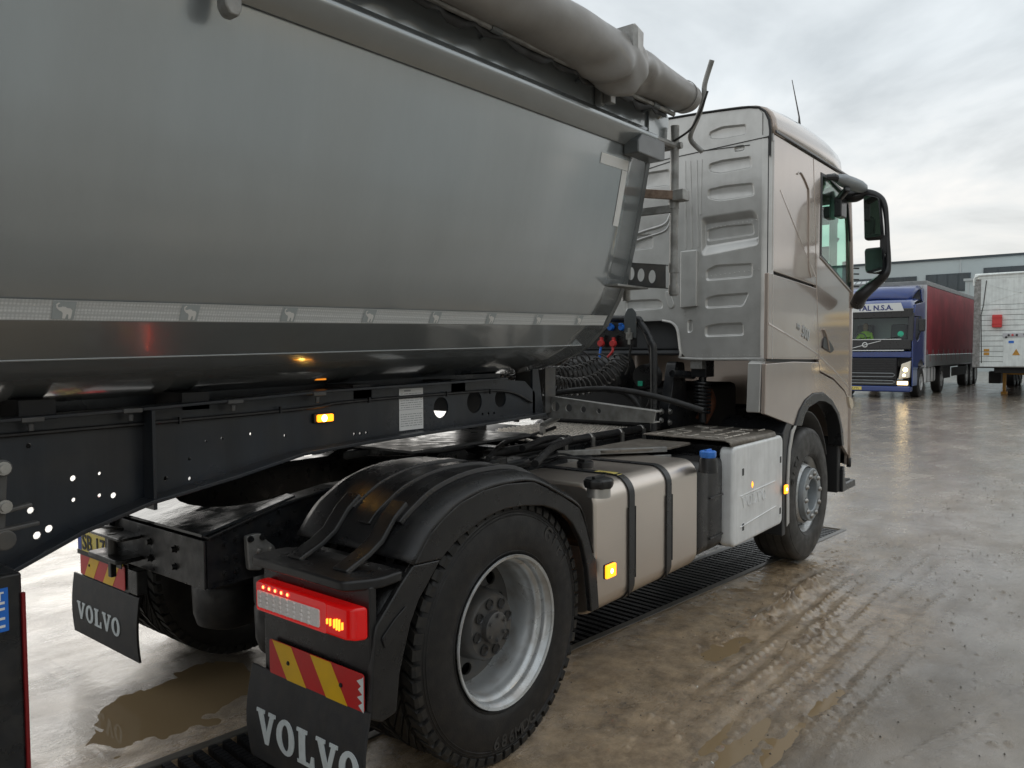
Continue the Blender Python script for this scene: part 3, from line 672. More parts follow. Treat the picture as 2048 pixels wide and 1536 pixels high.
# mudguards
FC = (0., .52)
def mudguard(sg):
    yo, yi = sg*1.262, sg*.655
    outer = [(0.628,0.450),(0.602,0.686),(0.572,0.720),(0.519,0.852),(0.467,0.944),(0.324,1.023),(0.129,1.108),(-0.048,1.124),(-0.183,1.118),(-0.313,1.091),(-0.400,1.050),(-0.473,1.002),(-0.549,0.913)]
    inner = [(-0.415,0.905),(-0.357,0.941),(-0.315,0.964),(-0.160,1.012),(-0.058,1.024),(0.065,1.017),(0.198,0.996),(0.276,0.968),(0.346,0.933),(0.407,0.887),(0.482,0.791),(0.531,0.650),(0.560,0.450)]
    root = None
    o3 = cat([(p[0], 0, p[1]) for p in outer[2:]], 4)
    # top sheet swept across the dual wheel
    sec = [(1.0, 0), (.985, .010), (.93, .030), (.85, .032), (.60, .040), (.2, .046), (.05, .046), (0, .040)]
    rings = []
    for t_, h_ in sec:
        y = yi+(yo-yi)*t_
        rg = []
        for p in o3:
            d = Vector((p.x-FC[0], 0, p.z-FC[1])); l_ = d.length; d.normalize(); rg.append((p.x+d.x*h_, y, p.z+d.z*h_))
        rings.append(rg)
    mb = MB(); mb.loft(rings); g = mb.build('mudguard', 'black_plastic', truck, ang=60, thick=.008)
    poly = outer+inner
    mb = MB(); mb.prism(poly, 'Y', yo-sg*.0, yo-sg*.028); mb.build('guard_lip', 'black_plastic', g, bevel=.007)
    # raised ribs over the crown
    for (ta, tb, i0, i1) in ((.83, .72, 4, 37), (.60, .47, 3, 38), (.38, .26, 3, 36)):
        mb = MB(); rs = []
        for p in o3[i0:i1]:
            d = Vector((p.x-FC[0], 0, p.z-FC[1])); d.normalize(); q = []
            for tt, hh in ((ta, .036), (ta-.01, .056), (tb+.02, .056), (tb, .036)):
                q.append((p.x+d.x*hh, yi+(yo-yi)*tt, p.z+d.z*hh))
            rs.append(q)
        mb.loft(rs, closed=True, caps=True); mb.build('rib', 'black_plastic', g, bevel=.004, ang=25)
    # rear lower piece that wraps behind the tyre
    lp = [(-0.549,0.913),(-0.614,0.856),(-0.719,0.749),(-0.725,0.723),(-0.738,0.599),(-0.747,0.455),(-0.700,0.427),(-0.634,0.436),(-0.616,0.568),(-0.566,0.717),(-0.525,0.789),(-0.415,0.905)]
    mb = MB(); mb.prism(lp, 'Y', yo, yo-sg*.028); g2 = mb.build('mudguard_tail', 'black_plastic', truck, bevel=.007)
    bk = [(-.545,.90),(-.60,.82),(-.66,.74),(-.70,.66),(-.71,.45)]
    mb = MB(); mb.loft([[(x, yo-sg*.01, z) for x, z in bk], [(x+.0, yi, z) for x, z in bk]]); mb.build('tail_sheet', 'black_plastic', g2, thick=.01)
    sl = [(-0.588,0.788),(-0.638,0.759),(-0.700,0.709),(-0.688,0.669),(-0.639,0.697),(-0.602,0.731)]
    mb = MB(); mb.prism(rpoly(sl, .01), 'Y', yo+sg*.006, yo+sg*.0005); mb.build('raised_panel', 'black_plastic', g2, bevel=.003)
    # stays from the guard down to the lamp shelf
    for ya, yb in ((.30, .22), (.72, .60)):
        mb = MB(); y1 = yi+(yo-yi)*ya; y2 = yi+(yo-yi)*yb
        rs = []
        for (x, z) in ((-.44, 1.105), (-.50, 1.06), (-.56, .99), (-.62, .955), (-.72, .915)):
            rs.append([(x-.006, y1+sg*.042, z-.02), (x-.012, y1+sg*.036, z-.002), (x-.012, y1-sg*.036, z-.002), (x-.006, y1-sg*.042, z-.02)])
        mb.loft(rs, closed=True, caps=True); mb.build('stay', 'black_plastic', g, bevel=.006)
    return g
mudguard(-1)
# plain guard on the far side
mb = MB(); rs = []
for y in (.655, 1.26): rs.append([(.66*cos(a), y, .52+.64*sin(a)) for a in [radians(-5+i*8.2) for i in range(19)]])
mb.loft(rs); mb.build('mudguard', 'black_plastic', truck, thick=.012)
# shelf over the right tail lamp
mb = MB(); mb.prism(rpoly([(-.795,-.665),(-.64,-.665),(-.58,-.75),(-.58,-1.255),(-.70,-1.262),(-.80,-1.20)], .03), 'Z', .868, .905); shelf = mb.build('lamp_shelf', 'black_plastic', truck, bevel=.010, seg=3)
mb = MB(); mb.prism([(-.66,.46),(-1.25,.46),(-1.25,.88),(-.66,.88)], 'X', -.735, -.705); mb.build('lamp_backplate', 'black_plastic', truck, bevel=.006)
# right tail lamp: lit red, LEDs, clear part
LX = -.745
z0, z1 = .716, .838
lp = [(-.79,-.695),(-.79,-1.19),(-.775,-1.225),(-.735,-1.245),(-.735,-.695)]
mb = MB(); mb.prism(lp, 'Z', .708, .818); tl = mb.build('tail_lamp', 'red_lamp', truck, bevel=.012, seg=3)
mb = MB(); mb.prism(rrect(-1.065, .724, -.708, .786, .008), 'X', -.795, -.788); mb.build('clear_lens', 'clear_lens', tl, bevel=.003)
for i in range(5):
    mb = MB(); mb.lathe([(-.003, .0005), (-.002, .0045), (.0, .006)], (-.793, -.745-i*.036, .801), 'X', 10); mb.build('red_led', 'red_led', tl)
for i in range(8):
    for j in range(4):
        mb = MB(); mb.lathe([(-.004, .0005), (-.003, .006), (.0, .0085)], (-.795, -.728-i*.040, .732+j*.0155), 'X', 8); mb.build('lamp_reflector', 'clear_lens', tl, smooth=True)
for i, (y, h_) in enumerate(((-1.105, .022), (-1.121, .03), (-1.141, .036), (-1.154, .046), (-1.167, .046), (-1.182, .03))):
    mb = MB(); mb.box((-.796, y-.0022, .756-h_*.4), (-.789, y+.0022, .756+h_*.4)); mb.build('indicator_led', 'orange_led', tl, bevel=.001)
mb = MB(); mb.prism(rrect(-1.10, .712, -.70, .814, .01), 'X', -.7895, -.7915, [rrect(-1.072, .718, -.703, .792, .008)]); mb.build('lens_frame', 'red_lamp', tl)
mb = MB(); mb.tube([(-.77, -.66, .835), (-.77, -.60, .835)], .006, 6)
def marker(X, corners_y, zc, hgt, n_st, skew, parent, slope=0, torn=False):
    # red and yellow striped warning board, corners_y = (left y, right y)
    ya, yb = corners_y; mb = MB(); mb.prism(rrect(min(ya, yb), zc-hgt/2, max(ya, yb), zc+hgt/2, .012), 'X', X, X+.004)
    bd = mb.build('warning_board', 'red_sheet', parent, bevel=.001)
    wdt = abs(yb-ya); pitch = wdt/2.35; sgn = 1 if yb > ya else -1
    for i in range(n_st):
        s0 = .02+i*pitch if skew > 0 else .05+i*pitch; s1 = s0+pitch*.5
        a = [(s0, zc+hgt/2-.001), (s1, zc+hgt/2-.001), (s1+skew, zc-hgt/2+.001), (s0+skew, zc-hgt/2+.001)]
        if skew < 0: a = [(x-skew, z) for x, z in a]
        a = [(ya+sgn*min(max(x, .002), wdt-.002), z) for x, z in a]
        mb = MB(); mb.prism(a, 'X', X-.001, X); mb.build('yellow_stripe', 'yellow_sheet', bd, smooth=False)
    for s in (.22, .78):
        mb = MB(); bolt(mb, (X-.001, ya+sgn*wdt*s, zc), 'X', .006, -.004); mb.build('board_bolt', 'ink', bd)
    if torn:
        pts = [(yb, zc+hgt*.44)]
        for i in range(9): pts.append((yb-sgn*(.014+.022*random.random())*(1 if i % 2 else .35), zc+hgt*(.40-.105*i)))
        pts.append((yb, zc-hgt*.48)); mb = MB(); mb.prism(pts, 'X', X-.0025, X-.0012); mb.build('torn_edge', 'white_paint', bd, smooth=False)
    return bd
marker(-.752, (-.715, -1.235), .533, .128, 2, .085, truck, torn=True)
# right mud flap
def flap(X, ya, yb, zt, zb, lx, lw, lh, lz, curve=.03):
    mb = MB(); n = 8; rs = []
    for i in range(n+1):
        t_ = i/n; z = zt+(zb-zt)*t_; xo = X-curve*sin(t_*pi*.9); rs.append([(xo, ya, z), (xo, yb, z)])
    mb.loft(rs); fl = mb.build('mud_flap', 'flap_rubber', truck, thick=.012, bevel=.003)
    s = 1 if yb > ya else -1
    ls = volvo((X-.016, lx, lz), (0, s, 0), (0, 0, 1), lh, lw, .006, 'letter_white', fl)
    for l_ in ls:
        for v in l_.data.vertices:
            t_ = (v.co.z-zt)/(zb-zt); v.co.x = X-curve*sin(t_*pi*.9)-.0065-(.003 if v.co.x < X-.0175 else 0)
    return fl
flap(-.745, -.60, -1.26, .475, .13, -.672, .58, .125, .215)
rl = [(1.333,0.141),(0.766,0.109),(0.601,0.447),(1.262,0.445),(1.278,0.291),(0.778,0.193)]
flap(-.60, rl[0][0], rl[2][0]-.01, rl[3][1]+.0, (rl[0][1]+rl[1][1])/2, rl[4][0]-.02, rl[4][0]-rl[5][0]+.0, .092, rl[0][1]+.075, .015)
ml = [(1.234,0.583),(0.725,0.448),(1.243,0.454)]
marker(-.61, (ml[0][0], ml[1][0]), (ml[0][1]+ml[2][1])/2, .125, 2, -.085, truck)
mb = MB(); mb.box((-.60, ml[1][0]-.02, .42), (-.58, ml[0][0]+.01, .86)); mb.build('lamp_backplate', 'black_plastic', truck, bevel=.004)
# number plate with its frame
np_ = [(1.215,0.593),(0.759,0.600),(1.196,0.699)]
mb = MB(); mb.prism(rrect(np_[0][0]-.50, np_[0][1]-.012, np_[0][0]+.004, np_[0][1]+.108, .008), 'X', -.626, -.619); pl = mb.build('number_plate', 'plate_yellow', truck, bevel=.001)
mb = MB(); mb.box((-.6275, np_[0][0]-.045, np_[0][1]+.005), (-.6262, np_[0][0]-.002, np_[0][1]+.104)); mb.build('country_band', 'plate_blue', pl, smooth=False)
text('SB 17 EF', .115, (-.6285, np_[0][0]-.055, np_[0][1]+.014), (0, -1, 0), (0, 0, 1), .002, 'ink', pl, 'plate_lettering', bold=.0015)
mb = MB(); mb.box((-.630, np_[0][0]-.50, np_[0][1]-.020), (-.6265, np_[0][0]+.004, np_[0][1]+.003)); mb.build('plate_frame', 'ink', pl, bevel=.001)
mb = MB(); mb.prism(rrect(.70, .80, 1.16, .90, .012), 'X', -.66, -.60); mb.build('tail_lamp', 'red_lamp', truck, bevel=.008, label='far left tail lamp, red')
# amber lamp on the rear mudguard and the one in the wheel house
def side_lamp(x, y, z, wx=.082, hz=.062, m='amber_lamp', parent=truck, name='side_marker_lamp', core=True):
    mb = MB(); mb.prism(rrect(x-wx/2, z-hz/2, x+wx/2, z+hz/2, .006), 'Y', y, y-.02); b0 = mb.build(name, m, parent, bevel=.004)
    mb = MB(); mb.prism(rrect(x-wx/2-.003, z-hz/2-.003, x+wx/2+.003, z+hz/2+.003, .007), 'Y', y+.002, y-.008); mb.build('lamp_base', 'ink', b0, bevel=.002)
    if core: mb = MB(); mb.lathe([(-.003, .0005), (-.001, .008), (.0, .012)], (x, y-.0205, z), 'Y', 14); mb.build('lamp_core', 'amber_core', b0)
    return b0
side_lamp(.70, -1.265, .613)
side_lamp(3.075, -1.262, .652, .055, .062)
side_lamp(.60, -.97, .60, .03, .03, 'amber_dim', core=False)

# fuel tank
TX0, TX1 = .652, 1.752
sec = rrect(-1.222, .385, -.62, 1.012, .095, 8)
mb = MB(); mb.prism(sec, 'X', TX0, TX1); tank = mb.build('fuel_tank', 'brushed_tank', truck, bevel=.018, seg=4, ang=25)
sec_o = rrect(-1.230, .377, -.612, 1.020, .103, 8)
for xc in (.985, 1.385):
    mb = MB(); mb.prism(sec_o, 'X', xc-.027, xc+.027, [rrect(-1.2225, .3845, -.6195, 1.0125, .0955, 8)]); st = mb.build('tank_strap', 'trim_black', tank, bevel=.002)
    mb = MB(); mb.box((xc-.034, -1.2315, .42), (xc-.029, -1.2225, .86)); mb.box((xc+.029, -1.2315, .50), (xc+.036, -1.2225, .86)); mb.build('strap_rubber', 'rubber', st)
mb = MB(); mb.add([(x, y, z) for (y, z) in ((-1.02, 1.0212), (-1.125, 1.0212), (-1.155, 1.016), (-1.178, 1.006)) for x in (.962, 1.008)], [(0,1,3,2),(2,3,5,4),(4,5,7,6)]); mb.build('warning_sticker', 'plate_yellow', tank, smooth=False)
text('FUEL', .022, (.972, -1.05, 1.0222), (0, -1, 0), (-1, 0, 0), .0006, 'ink', tank, 'sticker_text')
cp_ = [(0.469,-1.357)][0]
mb = MB(); mb.lathe([(-.055, .052), (-.01, .052)], (cp_[0], cp_[1], 1.06), 'Z', 28); neck = mb.build('filler_neck', 'steel', tank)
mb = MB(); ring = []
for k, (zz_, rr_) in enumerate(((-.015, .058), (0, .064), (.018, .064), (.026, .056))):
    ring.append([(cp_[0]+(rr_*(1+.045*cos(8*q)))*cos(q), cp_[1]+(rr_*(1+.045*cos(8*q)))*sin(q), 1.06+zz_) for q in [2*pi*j/48 for j in range(48)]])
mb.loft(ring, closed=True, caps=True); mb.cbox((cp_[0], cp_[1], 1.09), (.085, .016, .014)); mb.build('filler_cap', 'black_plastic', neck, bevel=.002)
su = [(1.101,-0.874)][0]
mb = MB(); mb.lathe([(-.02, .045), (.012, .045), (.016, .04), (.016, .0005)], (su[0], su[1], 1.03), 'Z', 20); mb.cbox((su[0], su[1], 1.05), (.07, .04, .02)); mb.build('level_sender', 'black_plastic', tank, bevel=.002)
mb = MB(); mb.tube(cat([(su[0], su[1], 1.055), (su[0]-.1, su[1]+.08, 1.07), (su[0]-.16, su[1]+.2, 1.03), (.2, -.5, 1.02)], 6), .007, 7); mb.tube(cat([(su[0], su[1]+.02, 1.055), (su[0]-.05, su[1]+.13, 1.08), (su[0]-.2, su[1]+.2, 1.05), (.1, -.48, .98)], 6), .006, 7); mb.build('sender_cable', 'rubber', tank)
# brackets and clutter between tank and frame
mb = MB(); mb.box((.30, -.60, .86), (.62, -.43, 1.0)); mb.box((.9, -.61, .93), (2.2, -.45, .99)); mb.box((.70, -.62, 1.0), (.95, -.50, 1.06)); mb.build('tank_bracket', 'chassis', truck, bevel=.01)
mb = MB(); mb.lathe([(0, .0005), (0, .07), (-.03, .075), (-.06, .07)], (.66, -.60, 1.09), 'Z', 20); mb.build('breather_cap', 'black_plastic', truck)
for i, (xa, ya, za, xb, yb, zb) in enumerate(((.2,-.5,1.02,1.1,-.55,1.05),(.35,-.47,.98,1.5,-.5,1.02),(.1,-.55,.9,.62,-.62,.98))):
    mb = MB(); mb.tube(cat([(xa,ya,za),(xa*.6+xb*.4,ya-.03,za+.03),(xa*.3+xb*.7,yb+.02,zb-.02),(xb,yb,zb)], 6), .009, 8); mb.build('air_line', 'rubber', truck)

# urea tank
mb = MB(); rs = []
sec = rrect(-1.205, .415, -.62, .985, .07, 6)
for (x, k) in ((1.775, .97), (1.80, 1), (1.92, 1), (1.935, .985), (1.95, 1), (2.05, 1.0), (2.13, 1), (2.16, .95)):
    rs.append([(x, -.91+(y+.91)*k, .70+(z-.70)*k) for y, z in sec])
mb.loft(rs, closed=True, caps=True); ut = mb.build('urea_tank', 'black_plastic', truck, ang=50)
for z in (.50, .745):
    mb = MB(); mb.box((1.95, -1.212, z), (2.14, -1.203, z+.012)); mb.build('tank_groove', 'black_plastic', ut, bevel=.003)
uc = [(1.765,-1.277)][0]
mb = MB(); mb.lathe([(-.10, .055), (-.03, .05), (-.015, .045)], (uc[0], uc[1], 1.04), 'Z', 24); nk = mb.build('filler_neck', 'black_plastic', ut)
ring = []
for k, (zz_, rr_) in enumerate(((-.02, .040), (-.005, .046), (.018, .046), (.024, .038))):
    ring.append([(uc[0]+(rr_*(1+.05*cos(7*q)))*cos(q), uc[1]+(rr_*(1+.05*cos(7*q)))*sin(q), 1.04+zz_) for q in [2*pi*j/42 for j in range(42)]])
mb = MB(); mb.loft(ring, closed=True, caps=True); mb.cbox((uc[0], uc[1], 1.066), (.07, .014, .012)); mb.build('filler_cap', 'blue_cap', nk, bevel=.002)
mb = MB(); mb.box((2.165, -1.17, .46), (2.24, -.62, .96)); mb.build('battery_tray', 'trim_black', truck, bevel=.02)

# silver side cover with rounded corners
CX0, CX1, CZ0, CZ1 = 2.205, 3.095, .400, 1.035
mb = MB(); mb.prism(rrect(CX0, CZ0, CX1, CZ1, .05, 6), 'Y', -1.246, -1.15); cov = mb.build('side_cover', 'cover_plastic', truck, bevel=.022, seg=4, ang=25)
mb = MB(); mb.prism([(-1.246, CZ1-.03), (-1.20, CZ1+.004), (-.70, CZ1+.004), (-.70, CZ0), (-1.2, CZ0)], 'X', CX0+.03, CX1-.03); mb.build('battery_box', 'black_plastic', truck, bevel=.01)
for (px, pz) in [(2.360,0.856),(3.040,0.858),(2.367,0.502),(3.040,0.495)]:
    px = min(px, 3.052)
    mb = MB(); mb.prism(rrect(px-.022, pz-.034, px+.022, pz+.034, .006), 'Y', -1.2475, -1.236); r1 = mb.build('recess', 'cover_plastic', cov, bevel=.002)
    mb = MB(); mb.prism(rrect(px-.017, pz-.016, px+.013, pz+.029, .004), 'Y', -1.2482, -1.2474); mb.build('recess_shade', 'seal', r1, smooth=False)  # black patch painted towards the upper left as shade inside the recess
g1 = [(2.314,0.712),(2.935,0.727),(2.318,0.514),(2.959,0.548)]
for a, b_ in ((0, 1), (2, 3)):
    mb = MB(); mb.bar((g1[a][0], -1.2465, g1[a][1]), (g1[b_][0], -1.2465, g1[b_][1]), .006, .010, up=(0,1,0)); mb.build('pressed_line', 'cover_plastic', cov, bevel=.002)
vp = [(2.340,0.625),(2.767,0.610),(2.765,0.661)]
for l_ in volvo((vp[0][0], -1.2462, vp[0][1]+.005), (1, 0, 0), (0, 0, 1), .072, vp[1][0]-vp[0][0], .004, 'cover_plastic', cov): pass
mb = MB(); mb.prism([(0,.022),(.016,0),(0,-.022),(-.016,0)], 'Y', -1.2475, -1.246); mb.v = [(p[0]+2.52, p[1], p[2]+.76) for p in mb.v]; mb.build('reflex_dot', 'amber_lamp', cov, smooth=False)
# step plate over the battery box
dk_ = MB(); rs = []
for (y, z) in ((-1.232, 1.036), (-1.222, 1.062), (-1.19, 1.072), (-.62, 1.078)): rs.append([(2.20, y, z), (2.98, y, z)])
dk_.loft(rs); deck = dk_.build('step_plate', 'deck_metal', truck, thick=.010, ang=30)
ly = [-.70, -.82, -.94, -1.06, -1.17]
for i, y in enumerate(ly):
    for j in range(5):
        if (i+j) % 4 == 3: continue
        x0 = 2.25+j*.142; mb = MB(); mb.bar((x0, y, 1.0835), (x0+.115, y, 1.0835), .010, .008); mb.build('pressed_bead', 'tread_metal', deck, bevel=.002)
for j in range(5):
    for i in range(3):
        if (i*2+j) % 3 == 0: continue
        x0 = 2.25+j*.142; mb = MB(); mb.bar((x0, -.72-i*.16, 1.0832), (x0, -.81-i*.16, 1.0832), .009, .008); mb.build('pressed_bead', 'tread_metal', deck, bevel=.002)
mb = MB(); mb.prism(rpoly([(1.50,-.60),(1.50,-.75),(1.85,-.98),(2.18,-.98),(2.18,-.60)], .03), 'Z', 1.035, 1.05); rear_step = mb.build('rear_step_plate', 'deck_metal', truck, bevel=.003)
mb = MB()
for i in range(6): mb.box((1.55+i*.09, -.66-.0*i, .96), (1.56+i*.09, -.63, 1.035))
mb.bar((1.30, -.55, 1.04), (1.85, -.97, 1.04), .03, .03); mb.bar((1.30, -.62, 1.0), (1.85, -1.0, 1.0), .02, .02); mb.build('step_bracket', 'galvanised', truck, bevel=.003)

# catwalk plate with raised studs
mb = MB(); mb.prism(rpoly([(1.46,-.40),(2.72,-.40),(2.72,.42),(1.9,.42),(1.46,.05)], .02), 'Z', 1.065, 1.073); cw = mb.build('catwalk_plate', 'chassis', truck, smooth=False)
mb = MB(); mx_ = 0
for i in range(24):
    for j in range(21):
        x = 1.49+i*.052; y = -.378+j*.038; x += .026 if j % 2 else 0
        if x < 1.9 and y > .05+(x-1.46)*.75: continue
        if y > .40 or x > 2.70: continue
        rg_ = []
        for (zz_, k_) in ((0, 1), (.007, .92), (.010, .7), (.010, .02)): rg_.append([(x+.019*k_*cos(q), y+.0085*k_*sin(q), 1.073+zz_) for q in [2*pi*w_/8 for w_ in range(8)]])
        mb.loft(rg_, closed=True)
mb.build('raised_stud', 'tread_metal', cw, kind='stuff')
mb = MB(); mb.tube([(.75,-.43,1.075),(1.2,-.43,1.078),(3.1,-.43,1.078)], .026, 14); pp = mb.build('cable_conduit', 'rubber', truck)
for (x,) in ((1.52,), (1.83,), (2.2,), (2.50,)):
    mb = MB(); mb.lathe([(-.016, .0285), (.016, .0285)], (x, -.43, 1.077), 'X', 16); mb.box((x-.016, -.465, 1.0), (x+.016, -.455, 1.08)); mb.build('pipe_clamp', 'steel', pp, thick=.003)

# fifth wheel
mb = MB(); pl_ = [(.55+.46*cos(a), .46*sin(a)) for a in [radians(-150+i*15) for i in range(21)]]
slot = [(.09,.28),(-.05,.22),(.25,.06),(.60,.05),(.60,-.05),(.25,-.06),(-.05,-.22),(.09,-.28)]
mb.prism([(p[0], p[1]) for p in pl_]+[(-.02,.24),(.28,.05),(.5,.05),(.5,-.05),(.28,-.05),(-.02,-.24)], 'Z', 1.125, 1.165)
fw = mb.build('fifth_wheel', 'chassis', truck, bevel=.008)
for sg in (-1, 1):
    mb = MB(); mb.prism([(.30,1.045),(.86,1.045),(.70,1.10),(.64,1.135),(.50,1.135),(.44,1.10)], 'Y', sg*.40, sg*.33); pd = mb.build('pedestal', 'chassis', fw, bevel=.008)
    mb = MB(); mb.box((.05, sg*.33, 1.045), (1.05, sg*.43, 1.06)); mb.build('mounting_plate', 'chassis', fw, bevel=.003)
text('JOST', .055, (.50, -.402, 1.066), (1, 0, 0), (0, 0, 1), .006, 'hub_grey', fw, 'cast_lettering', bold=.001)
for p in ((.90,),(.95,),(1.02,),(.2,),(.26,),(.13,)):
    mb = MB(); mb.lathe([(0, .014), (.015, .014), (.016, .009), (.045, .009), (.045, .0005)], (p[0]+.1, -.39, 1.06), 'Z', 10); mb.build('frame_stud', 'hub_grey', truck)
# hoses lying over the frame
for pts, r, m in (([(0.571,-0.638),(1.045,-0.366),(1.624,-0.105),(2.091,0.026)], .012, 'rubber'), ([(0.984,-0.540),(1.291,-0.470),(1.657,-0.359),(1.509,-0.498),(0.992,-0.738),(0.625,-0.895)], .020, 'rubber'), ([(1.486,0.035),(1.393,-0.242),(1.438,-0.400),(1.642,-0.389)], .015, 'rubber')):
    mb = MB(); mb.tube(cat([(p[0], p[1], 1.10+.02*sin(i*2)) for i, p in enumerate(pts)], 6), r, 10); mb.build('lying_hose', m, truck)
hp = [(1.779,-0.093),(2.147,0.044)]
mb = MB(); mb.tube([(hp[0][0], hp[0][1], 1.14), (hp[1][0], hp[1][1], 1.16)], .022, 12); mb.cbox((hp[0][0], hp[0][1], 1.10), (.03, .03, .07)); mb.build('hose_fitting', 'steel', truck, bevel=.002)

# gear behind the cab: hoop, socket panel, couplings
HX = 2.40
hoop = [(HX,.62,1.08),(HX,.60,1.62),(HX,.55,1.80),(HX,.46,1.862),(HX,-.38,1.862),(HX,-.49,1.82),(HX,-.565,1.70),(HX,-.59,1.60),(HX,-.59,1.08)]
mb = MB(); mb.tube(cat(hoop, 5), .024, 14); hp_ = mb.build('support_hoop', 'chassis', truck)
mb = MB(); mb.prism(rpoly([(-.47,1.90),(-.44,1.935),(-.40,1.93),(-.375,1.88),(-.375,1.76),(-.47,1.72)], .012), 'X', HX-.035, HX-.028, ); mb.build('lug_plate', 'tipper_dark', hp_, bevel=.002)
mb = MB(); mb.prism([(.40,1.66),(-.47,1.66),(-.47,1.835),(.40,1.835)], 'X', HX-.02, HX-.012); pn = mb.build('socket_panel', 'black_plastic', truck, bevel=.003)
for (y, z) in ((-.265, 1.802), (-.355, 1.800), (-.18, 1.80), (-.09, 1.80)):
    mb = MB(); mb.lathe([(-.03, .0005), (-.03, .020), (-.012, .024), (0, .024)], (HX-.02, y, z), 'X', 18); mb.cbox((HX-.045, y, z+.024), (.03, .022, .012)); mb.build('blue_socket', 'blue_plastic', pn, bevel=.002)
for (y, z) in ((-.20, 1.69), (-.30, 1.688)):
    mb = MB(); mb.lathe([(-.045, .0005), (-.045, .022), (-.03, .026), (-.015, .024), (-.005, .018)], (HX-.03, y, z), 'X', 20); mb.cbox((HX-.05, y, z+.03), (.022, .020, .028)); mb.build('red_coupling', 'red_plastic', pn, bevel=.002)
    mb = MB(); mb.cbox((HX-.03, y, z+.052), (.05, .05, .008)); mb.build('coupling_hook', 'chassis', pn)
mb = MB(); mb.cbox((HX-.05, -.425, 1.74), (.02, .045, .05)); mb.cbox((HX-.06, -.43, 1.77), (.01, .018, .05)); mb.cbox((HX-.06, -.43, 1.70), (.01, .018, .04)); mb.build('latch', 'steel', pn, bevel=.002)
for (y, m_k, dy_) in ((-.20, 'blue_plastic', 0), (-.30, 'red_plastic', .04)):
    mb = MB(); mb.tube(cat([(HX-.06, y, 1.665), (HX-.07, y-.0, 1.63), (HX-.08, y+dy_, 1.585)], 5), .009, 10); mb.build('air_hose_end', m_k, truck)
def coil(pts, r, turns, wr_=.006):
    P_ = cat(pts, 10); n = len(P_); tot = turns*14; path = []
    Ls = [0]
    for i in range(1, n): Ls.append(Ls[-1]+(P_[i]-P_[i-1]).length)
    for k in range(tot+1):
        s = Ls[-1]*k/tot; i = max(j for j in range(n-1) if Ls[j] <= s+1e-9); t_ = (s-Ls[i])/max(1e-6, Ls[i+1]-Ls[i]); p = P_[i].lerp(P_[i+1], min(1, t_))
        T = (P_[i+1]-P_[i]).normalized(); a = T.cross(Vector((0, 0, 1))).normalized(); b_ = T.cross(a); q = 2*pi*k/14
        path.append(p+a*r*cos(q)+b_*r*sin(q))
    mb = MB(); mb.tube(path, wr_, 5); return mb
def C3(*a):
    # (px list per plane) flattened 3D points
    return [(x, p[0], p[1]) for x, p in a]
coil(C3((2.34,(-.24,1.585)),(2.25,(-.20,1.52)),(2.10,(-.12,1.475)),(1.90,(-.04,1.48)),(1.65,(.02,1.52)),(1.45,(.05,1.56))), .056, 26, .0065).build('coiled_hose', 'dusty_rubber', truck)
coil(C3((2.32,(-.40,1.60)),(2.24,(-.36,1.50)),(2.08,(-.28,1.41)),(1.90,(-.18,1.40)),(1.66,(-.12,1.47)),(1.40,(-.10,1.56))), .058, 28, .0068).build('coiled_hose', 'dusty_rubber', truck)
coil(C3((2.30,(-.10,1.60)),(2.10,(-.06,1.50)),(1.90,(-.02,1.42)),(1.70,(0,1.38)),(1.45,(-.05,1.46))), .052, 20, .0065).build('coiled_hose', 'dusty_rubber', truck)
coil(C3((2.2,(.10,1.55)),(1.95,(.02,1.40)),(1.75,(-.08,1.33)),(1.55,(-.16,1.36)),(1.42,(-.20,1.50))), .066, 15, .007).build('coiled_hose', 'dusty_rubber', truck)
coil(C3((2.0,(.05,1.36)),(1.8,(-.08,1.28)),(1.62,(-.18,1.27)),(1.42,(-.25,1.38))), .060, 12, .007).build('coiled_hose', 'dusty_rubber', truck)
ph = [(-0.004,1.260),(-0.151,1.334),(-0.313,1.379),(-0.468,1.383),(-0.654,1.331),(-0.832,1.250)]
mb = MB(); mb.tube(cat([(1.62+i*.13, p[0]-.06*i+.12, p[1]) for i, p in enumerate(ph)], 6), .020, 12); mb.build('hydraulic_hose', 'rubber', truck)
mb = MB(); mb.tube(cat([(2.35,-.25,1.36),(2.36,-.36,1.35),(2.38,-.45,1.29),(2.4,-.50,1.2)], 6), .024, 12); mb.build('hydraulic_hose', 'rubber', truck)
mb = MB(); mb.tube(cat([(2.36,-.44,1.68),(2.36,-.42,1.60),(2.37,-.41,1.52),(2.38,-.38,1.47)], 5), .009, 8); mb.tube(cat([(2.42,-.52,1.74),(2.42,-.55,1.6),(2.42,-.56,1.4),(2.42,-.53,1.25),(2.4,-.45,1.18)], 6), .008, 8); mb.build('electric_cable', 'rubber', truck)
mb = MB(); mb.lathe([(-.25, .0005), (-.25, .10), (-.22, .15), (.22, .15), (.25, .10), (.25, .0005)], (2.66, .0, 1.46), 'Y', 30); mb.build('air_cleaner', 'black_plastic', truck)
mb = MB(); mb.lathe([(-.06, .001), (-.06, .085), (.05, .095), (.05, .001)], (2.62, -.42, 1.45), 'X', 30); el = mb.build('filter_housing', 'black_plastic', truck)
mb = MB(); mb.cbox((2.55, -.40, 1.40), (.02, .03, .035)); mb.build('green_clip', 'green_plastic', el, bevel=.002)
mb = MB(); mb.box((2.55, -.40, 1.08), (2.75, .5, 1.36)); mb.build('valve_block', 'undercarriage', truck, bevel=.03)
